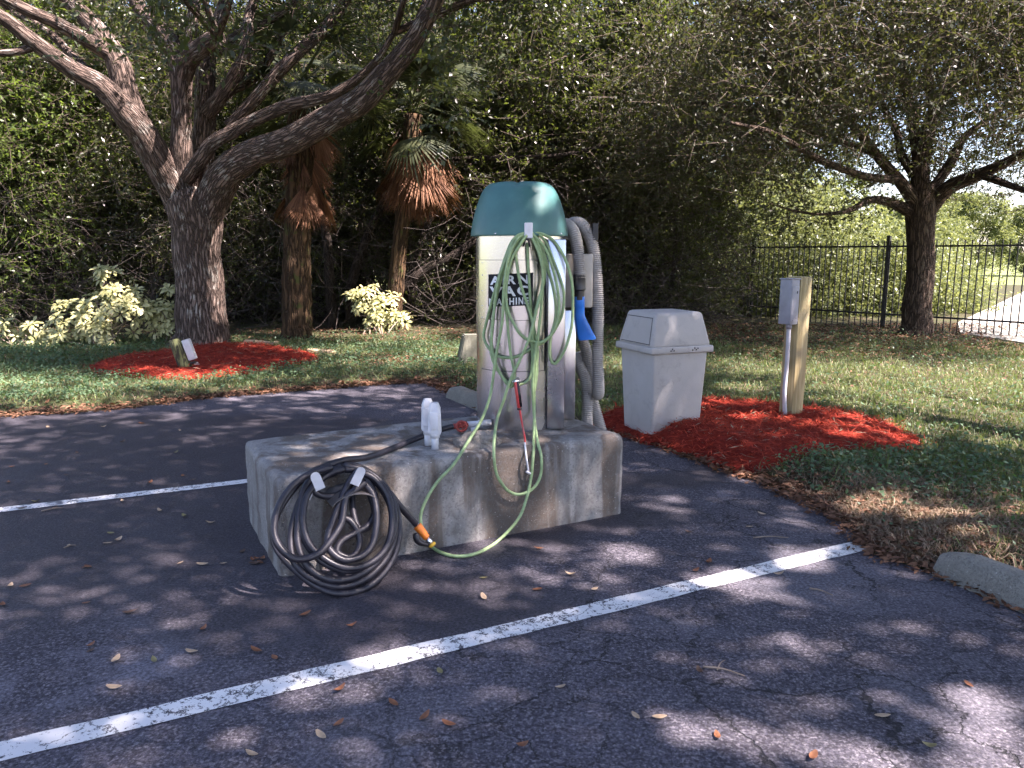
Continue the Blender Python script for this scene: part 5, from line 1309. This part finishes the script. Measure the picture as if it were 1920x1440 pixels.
# dark leaning stems one can tell apart in the thicket
stems = [
 ('leaning_trunk', [(215, 545, 15.6, 6), (200, 500, 15.6, 6), (160, 440, 15.7, 5), (125, 400, 15.8, 5), (95, 370, 16.0, 4), (50, 300, 16.4, 3), (10, 220, 17, 2)], 'dark thin trunk leaning left behind the tallest shrub'),
 ('leaning_trunk', [(235, 550, 15.9, 6), (215, 520, 15.9, 6), (175, 450, 16, 5), (140, 400, 16.1, 5), (110, 370, 16.3, 4), (70, 290, 16.8, 3), (40, 200, 17.2, 2)], 'dark thin trunk leaning left close beside its twin behind the shrub'),
 ('leaning_trunk', [(655, 600, 15.2, 12), (662, 520, 15.2, 12), (690, 440, 15.2, 11), (715, 385, 15.3, 10), (740, 330, 15.4, 8)], 'dark leaning trunk behind the bare stemmed shrub'),
 ('leaning_trunk', [(735, 560, 15.0, 12), (790, 510, 15.0, 11), (850, 480, 15.1, 10), (905, 440, 15.2, 8), (960, 420, 15.3, 6)], 'thick low trunk slanting up behind the vacuum machine'),
 ('leaning_trunk', [(820, 300, 15.6, 5), (880, 297, 15.5, 6), (960, 296, 15.4, 6), (1060, 290, 15.3, 5), (1150, 270, 15.2, 4)], 'long level branch crossing the thicket above the green dome'),
 ('leaning_trunk', [(765, 600, 15.4, 10), (780, 500, 15.4, 9), (800, 420, 15.5, 8), (840, 370, 15.6, 7), (900, 330, 15.7, 5)], 'dark curved trunk between the palms and the machine'),
 ('leaning_trunk', [(625, 620, 15.0, 13), (618, 520, 15.0, 12), (610, 430, 15.1, 11), (598, 360, 15.2, 10), (580, 280, 15.3, 8)], 'straight dark trunk standing right beside the mossy palm'),
]
for nm, pts, lab in stems:
    tb = Tubes(); l_ = limb(tb, [(a_, b_, c_ + .5, d_ * .8) for a_, b_, c_, d_ in pts], sides=9)
    o = obj(nm, tb.mesh(nm), None, 'thicket_bark'); setp(o, lab, 'tree trunk', 'dark trunks in the thicket')

# brushwood: dead sticks nobody could count
n = 6500; s0 = np.stack([rng.uniform(-13, 5.2, n), rng.uniform(15.3, 19.5, n), rng.uniform(0, 1, n) ** 1.5 * 3.0], 1)
d = unit(rng.normal(size=(n, 3)) * np.array([1, .7, .8])); ln = rng.uniform(.25, 1.0, n) ** 1.6 * 1.9 + .2
bend = rng.normal(size=(n, 3)) * .14 * ln[:, None]
sg_ = np.stack([s0, s0 + d * (ln * .35)[:, None] + bend * .7, s0 + d * (ln * .7)[:, None] + bend, s0 + d * ln[:, None] + bend * .2], 1); sg_[:, :, 2] = np.maximum(sg_[:, :, 2], .02)
o = obj('brushwood', sticks_mesh('brushwood', sg_, rng.uniform(.003, .011, n), .002), None, 'stick'); setp(o, 'tangle of dead grey brown sticks under the thicket trees', 'brushwood', kind='stuff')
# low leaves in the brush
n = 1100; c = np.stack([rng.uniform(-13, 5.5, n), rng.uniform(15.6, 19, n), rng.uniform(.1, 3.0, n)], 1)
q, ti, tw = foliage(c, .24, 8, .4, 8, .06, .3, .45)
o = obj('undergrowth', quads_mesh('undergrowth', q, ti), None, 'thicket_leaf'); setp(o, 'sparse dark leaves filling the shade under the thicket', 'undergrowth', kind='stuff')

# ---- sunny shrubs beyond the fence and far trees
def bush_mesh(r, h, n, leaf):
    th = rng.uniform(0, 2 * math.pi, n); ph = np.arccos(rng.uniform(0, 1, n)); rr = rng.uniform(.3, 1, n) ** .5
    c = np.stack([np.cos(th) * np.sin(ph) * r * rr, np.sin(th) * np.sin(ph) * r * rr, .1 + np.cos(ph) * h * rr], 1)
    q, ti, tw = foliage(c, .25, 12, .5, 9, leaf, .25, .5)
    tb = Tubes()
    for _ in range(9):
        e = c[rng.integers(n)] ; qq = cr([(rng.normal() * .1, rng.normal() * .1, -.1), e * .5 + rng.normal(size=3) * .1, e], 4); tb.add(qq, np.linspace(.035, .01, len(qq)), 5)
    return tb.mesh('stems'), quads_mesh('crown', q, ti)
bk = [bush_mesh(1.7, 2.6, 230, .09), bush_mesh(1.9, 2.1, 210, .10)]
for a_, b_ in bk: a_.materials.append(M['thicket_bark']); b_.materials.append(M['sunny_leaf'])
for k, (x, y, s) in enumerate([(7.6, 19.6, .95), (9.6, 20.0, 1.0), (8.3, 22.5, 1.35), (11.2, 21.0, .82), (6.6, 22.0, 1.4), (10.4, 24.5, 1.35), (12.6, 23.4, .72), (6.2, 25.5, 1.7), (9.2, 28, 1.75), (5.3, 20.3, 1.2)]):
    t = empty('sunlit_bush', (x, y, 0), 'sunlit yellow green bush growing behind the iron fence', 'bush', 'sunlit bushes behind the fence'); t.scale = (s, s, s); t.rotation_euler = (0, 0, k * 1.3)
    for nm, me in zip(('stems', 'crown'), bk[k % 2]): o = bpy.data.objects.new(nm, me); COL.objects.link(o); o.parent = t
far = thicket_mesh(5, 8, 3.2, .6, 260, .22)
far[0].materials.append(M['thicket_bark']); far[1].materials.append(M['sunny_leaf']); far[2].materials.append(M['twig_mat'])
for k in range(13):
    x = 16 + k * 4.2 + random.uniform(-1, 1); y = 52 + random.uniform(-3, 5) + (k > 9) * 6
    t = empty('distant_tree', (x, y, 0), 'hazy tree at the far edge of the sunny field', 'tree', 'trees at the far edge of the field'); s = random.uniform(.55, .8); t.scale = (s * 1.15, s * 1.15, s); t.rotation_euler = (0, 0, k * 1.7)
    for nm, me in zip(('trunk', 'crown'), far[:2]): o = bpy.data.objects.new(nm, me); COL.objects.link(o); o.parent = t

# ================================================================== GRASS, GROUND COVER, LITTER
MRA = np.array([[p.x, p.y] for p in MR]); MLA = np.array([[p.x, p.y] for p in ML])
def scatter(n, x0, x1, y0, y1, pw_=1.2, margin=.02):
    q = np.stack([rng.uniform(x0, x1, n), rng.uniform(y0, y1, n)], 1)
    q = q[(np.abs(q[:, 0]) < .72 * q[:, 1] + .9) & (rng.uniform(0, 1, len(q)) < np.minimum(1, (6.5 / q[:, 1]) ** pw_))]
    h, s = lawn_h(q[:, 0], q[:, 1]); k = s > margin; q, h, s = q[k], h[k], s[k]
    mm = np.maximum(sdist(q, MRA), sdist(q, MLA)); k = mm < .02
    return q[k], h[k], s[k]
q, h, s = scatter(700000, -11, 11.5, 2.6, 16.5, 1.1, .10)
x, y = q[:, 0], q[:, 1]
dens = .35 + .9 * fnoise(x, y, .9, 4); dens *= np.clip((s - .08) / .45, .12, 1)
bare = np.clip((y - 11.2 - .12 * x) / 1.6, 0, 1) * (x > 3.5); dens *= 1 - .85 * bare
dens *= np.where(x < 1, np.clip((14.6 - y) / 1.2, .05, 1), 1)
dry = np.exp(-((x - 2.3) ** 2 + (y - 4.2) ** 2) / .35); dens *= 1 - .75 * dry
k = rng.uniform(0, 1, len(q)) < dens; q, h, s = q[k], h[k], s[k]; x, y = q[:, 0], q[:, 1]; n = len(q)
tall = (rng.uniform(0, 1, n) < .05) * rng.uniform(.5, 1.6, n)
hh = rng.uniform(.025, .075, n) * (1 + tall) * (.7 + .6 * fnoise(x, y, 1.5, 9)); 
ti = np.clip(fnoise(x, y, 1.1, 12) * .7 + rng.uniform(-.15, .45, n), 0, 1)
o = obj('grass', blades_mesh('grass', np.stack([x, y, h - .004], 1), hh, rng.uniform(.003, .007, n) * (1 + y * .05), rng.uniform(.2, 1.1, n), ti), None, 'grass'); setp(o, 'short green lawn grass beside the parking lot', 'grass', kind='stuff')
# dry straw blades mixed in and in the bare patch by the wheel stop
n0 = 30000; q2 = np.concatenate([q[rng.integers(0, n, 14000)], np.array([[2.25, 4.25]]) + rng.normal(size=(7000, 2)) * np.array([.36, .42])]); hl, sl_ = lawn_h(q2[:, 0], q2[:, 1]); k = sl_ > .02; q2, hl = q2[k], hl[k]; n2 = len(q2)
o = obj('dry_grass', blades_mesh('dry_grass', np.stack([q2[:, 0] + rng.normal(size=n2) * .02, q2[:, 1], hl], 1), rng.uniform(.03, .09, n2), rng.uniform(.003, .006, n2) * (1 + .05 * q2[:, 1]), rng.uniform(.8, 1.5, n2), rng.uniform(0, 1, n2)), None, 'straw'); setp(o, 'dead straw coloured grass mixed in the lawn and by the wheel stop', 'dry grass', kind='stuff')
# leafy ground cover: left verge and beside the right mulch
q, h, s = scatter(420000, -11, 8, 3.0, 14.5, .8, .12); x, y = q[:, 0], q[:, 1]
dn_ = np.where(x < .6, .75 * np.clip((s - .1) / .4, .1, 1) * np.clip((14.3 - y) / 2.5, .1, 1), .8 * np.exp(-((x - 2.7) / .9) ** 2 - ((y - 5.25) / .75) ** 2) + .12) * (.3 + fnoise(x, y, 1.3, 21)); k = rng.uniform(0, 1, len(q)) < dn_
q, h, s = q[k], h[k], s[k]; n = len(q); x, y = q[:, 0], q[:, 1]
d = rng.normal(size=(n, 3)); d[:, 2] = np.abs(d[:, 2]) * .4; ln = rng.uniform(.018, .04, n) * (1 + .03 * y)
zz = h + rng.uniform(.01, .085, n) * (.5 + fnoise(x, y, 2.2, 31))
o = obj('ground_cover', quads_mesh('ground_cover', leaf_quads(np.stack([x, y, zz], 1), d, ln, ln * .6, .75, .1), np.clip(fnoise(x, y, 1.6, 14) * .6 + rng.uniform(-.1, .5, n), 0, 1)), None, 'cover'); setp(o, 'low leafy green ground cover in the verge', 'ground cover', kind='stuff')
# litter along the edge of the asphalt and under the fence oak and the thicket
def along(n, wid, i0, i1):
    E = np.array([[p.x, p.y] for p in EDGE[i0:i1]]); seg = np.linalg.norm(np.diff(E, axis=0), axis=1); cs_ = np.concatenate([[0], np.cumsum(seg)])
    s = rng.uniform(0, cs_[-1], n); p = np.stack([np.interp(s, cs_, E[:, k]) for k in range(2)], 1); return p + rng.normal(size=(n, 2)) * wid
qa = [along(5200, .09, 1, 11), along(1500, .22, 8, 12), along(2600, .075, 12, 21), along(1200, .25, 14, 20)]
n = 9000; qa.append(np.stack([rng.uniform(3.5, 11, n), rng.uniform(11, 16.5, n)], 1)); qa.append(np.stack([rng.uniform(-10, 5, n // 2), rng.uniform(13.2, 15.5, n // 2)], 1)); qa.append(np.array([[-1.6, 10.9]]) + rng.normal(size=(900, 2)) * np.array([.45, .25]))
qa.append(np.array([[2.3, 4.2]]) + rng.normal(size=(1500, 2)) * np.array([.4, .45])); qa.append(np.stack([rng.uniform(-9, 9, 2500), rng.uniform(3.5, 12, 2500)], 1))
q = np.concatenate(qa); h, s = lawn_h(q[:, 0], q[:, 1]); k = (s > -.22) & ~((s < 0) & (rng.uniform(0, 1, len(q)) < np.clip(-s / .12, 0, 1))); q, h, s = q[k], h[k], s[k]; n = len(q)
mm = np.maximum(sdist(q, MRA), sdist(q, MLA)); zz = np.where(s < 0, .006, h + .012) + rng.uniform(0, .02, n); k = mm < 0.03; q, zz, n = q[k], zz[k], int(k.sum())
a = rng.uniform(0, 2 * math.pi, n); d = np.stack([np.cos(a), np.sin(a), rng.normal(0, .25, n)], 1); ln = rng.uniform(.025, .06, n) * (1 + .025 * q[:, 1])
o = obj('leaf_litter', quads_mesh('leaf_litter', leaf_quads(np.stack([q[:, 0], q[:, 1], zz], 1), d, ln, ln * rng.uniform(.3, .5, n), .7, .25), rng.beta(1.4, 2.2, n)), None, 'litter'); setp(o, 'brown fallen leaves heaped along the asphalt edge and under the trees', 'leaf litter', kind='stuff')

# ================================================================== FALLEN LEAVES AND TWIGS ON THE ASPHALT
def oak_leaf(ln, wd, curl):
    b_ = bmesh.new(); k = 7; rows = []
    for j in range(k + 1):
        f_ = j / k; w_ = wd / 2 * math.sin(math.pi * min(1, f_ * .95 + .05)) ** .8 + .0008; x_ = (f_ - .5) * ln
        z_ = .004 + curl * (f_ - .5) ** 2 * 4 * ln
        rows.append([b_.verts.new((x_, -w_, z_ + curl * w_ * 1.4)), b_.verts.new((x_, 0, z_)), b_.verts.new((x_, w_, z_ + curl * w_ * 1.8))])
    for r0, r1 in zip(rows, rows[1:]):
        for q in range(2): b_.faces.new((r0[q], r1[q], r1[q + 1], r0[q + 1]))
    me = bpy.data.meshes.new('fallen_leaf'); b_.to_mesh(me); b_.free(); me.polygons.foreach_set('use_smooth', [True] * len(me.polygons)); return me
lm = {}
for cname, mt, in (('reddish brown', 'leaf_brown'), ('pale tan', 'leaf_tan'), ('dark brown', 'leaf_dark'), ('olive yellow', 'leaf_olive')):
    lm[cname] = [oak_leaf(.056, .022, .12), oak_leaf(.050, .024, .28), oak_leaf(.046, .019, .05)]
    for me in lm[cname]: me.materials.append(M[mt])
br, tn, dk, ol = 'reddish brown', 'pale tan', 'dark brown', 'olive yellow'
lp = [(48, 1100, br), (165, 1064, br), (170, 1213, br), (170, 1222, dk), (217, 1240, tn), (215, 1292, tn), (480, 1222, br), (515, 1235, br), (382, 1182, br), (572, 1154, br), (660, 1176, br), (825, 1261, ol), (737, 1320, br), (637, 1297, br), (635, 1359, br), (602, 1382, tn), (472, 1417, tn), (797, 1346, br), (842, 1361, br), (360, 1225, tn), (289, 1240, ol), (162, 1132, br), (245, 1150, dk), (5, 1136, br), (907, 1122, tn), (907, 1085, ol),
 (1050, 1291, tn), (1192, 1345, tn), (1237, 1347, tn), (1345, 1382, br), (980, 1401, br), (1524, 1421, br), (1655, 1345, tn), (1740, 1402, ol), (1816, 1285, br), (1312, 1262, dk), (1329, 1057, br), (1305, 1071, br), (1405, 989, tn), (1428, 965, tn), (1069, 1080, tn), (1007, 1107, br), (1115, 1106, tn),
 (87, 872, br), (22, 876, br), (16, 906, br), (125, 892, dk), (67, 943, ol), (229, 942, tn), (101, 955, dk), (41, 955, dk), (208, 1001, ol), (222, 1015, tn), (202, 1020, tn), (394, 983, tn), (129, 1024, tn), (338, 1057, tn), (380, 1060, tn), (419, 1058, tn), (474, 1053, br), (482, 1050, br), (488, 1056, br), (478, 1058, dk), (492, 1049, br), (282, 907, br), (343, 893, br), (90, 802, tn), (266, 795, br), (338, 809, tn), (195, 802, tn), (361, 902, dk), (20, 1100, tn), (300, 960, tn), (346, 970, ol), (145, 850, dk), (330, 850, ol), (230, 830, dk), (420, 850, dk), (160, 1065, br), (455, 1035, dk), (1010, 1030, br), (1290, 1000, dk), (1460, 1080, tn)]
cnt = {}
for (px, py, c_) in lp:
    me = lm[c_][random.randrange(3)]; o = bpy.data.objects.new('fallen_leaf', me); COL.objects.link(o); p = P(px, py); o.location = (p.x, p.y, .003)
    o.rotation_euler = (random.uniform(-.12, .12), random.uniform(-.12, .12), random.uniform(0, 6.3)); s = random.uniform(.75, 1.15); o.scale = (s, s, s)
    setp(o, f'{c_} fallen leaf lying on the asphalt', 'leaf', f'{c_} leaves fallen on the asphalt')
tws = [((1318, 1250), (1396, 1267), 'forked grey twig lying on the cracked asphalt before the wheel stop', True), ((1518, 1103), (1562, 1116), 'short straight twig on the asphalt beside the end of the stall line', False), ((1412, 1008), (1478, 1008), 'thin twig on the asphalt where the right mulch bed ends', False), ((120, 1027), (142, 1022), 'small curved twig on the wet asphalt left of the block', False), ((78, 958), (118, 952), 'dark twig lying across the stall line on wet asphalt', False)]
for a_, b_, lab, fork in tws:
    p0, p1 = P(*a_, .008), P(*b_, .008); tb = Tubes(); m_ = p0.lerp(p1, .5) + Vector((0, .012, .003)); tb.add(cr([p0, m_, p1], 5), np.linspace(.0042, .0022, 11), 6)
    if fork: tb.add(cr([p0.lerp(p1, .35), p0.lerp(p1, .45) + Vector((.01, .05, .004)), p0.lerp(p1, .7) + Vector((0, .09, .002))], 4), np.linspace(.003, .0015, 9), 6)
    o = obj('twig', tb.mesh('twig'), None, 'twig_grey'); setp(o, lab, 'twig', 'twigs on the asphalt')
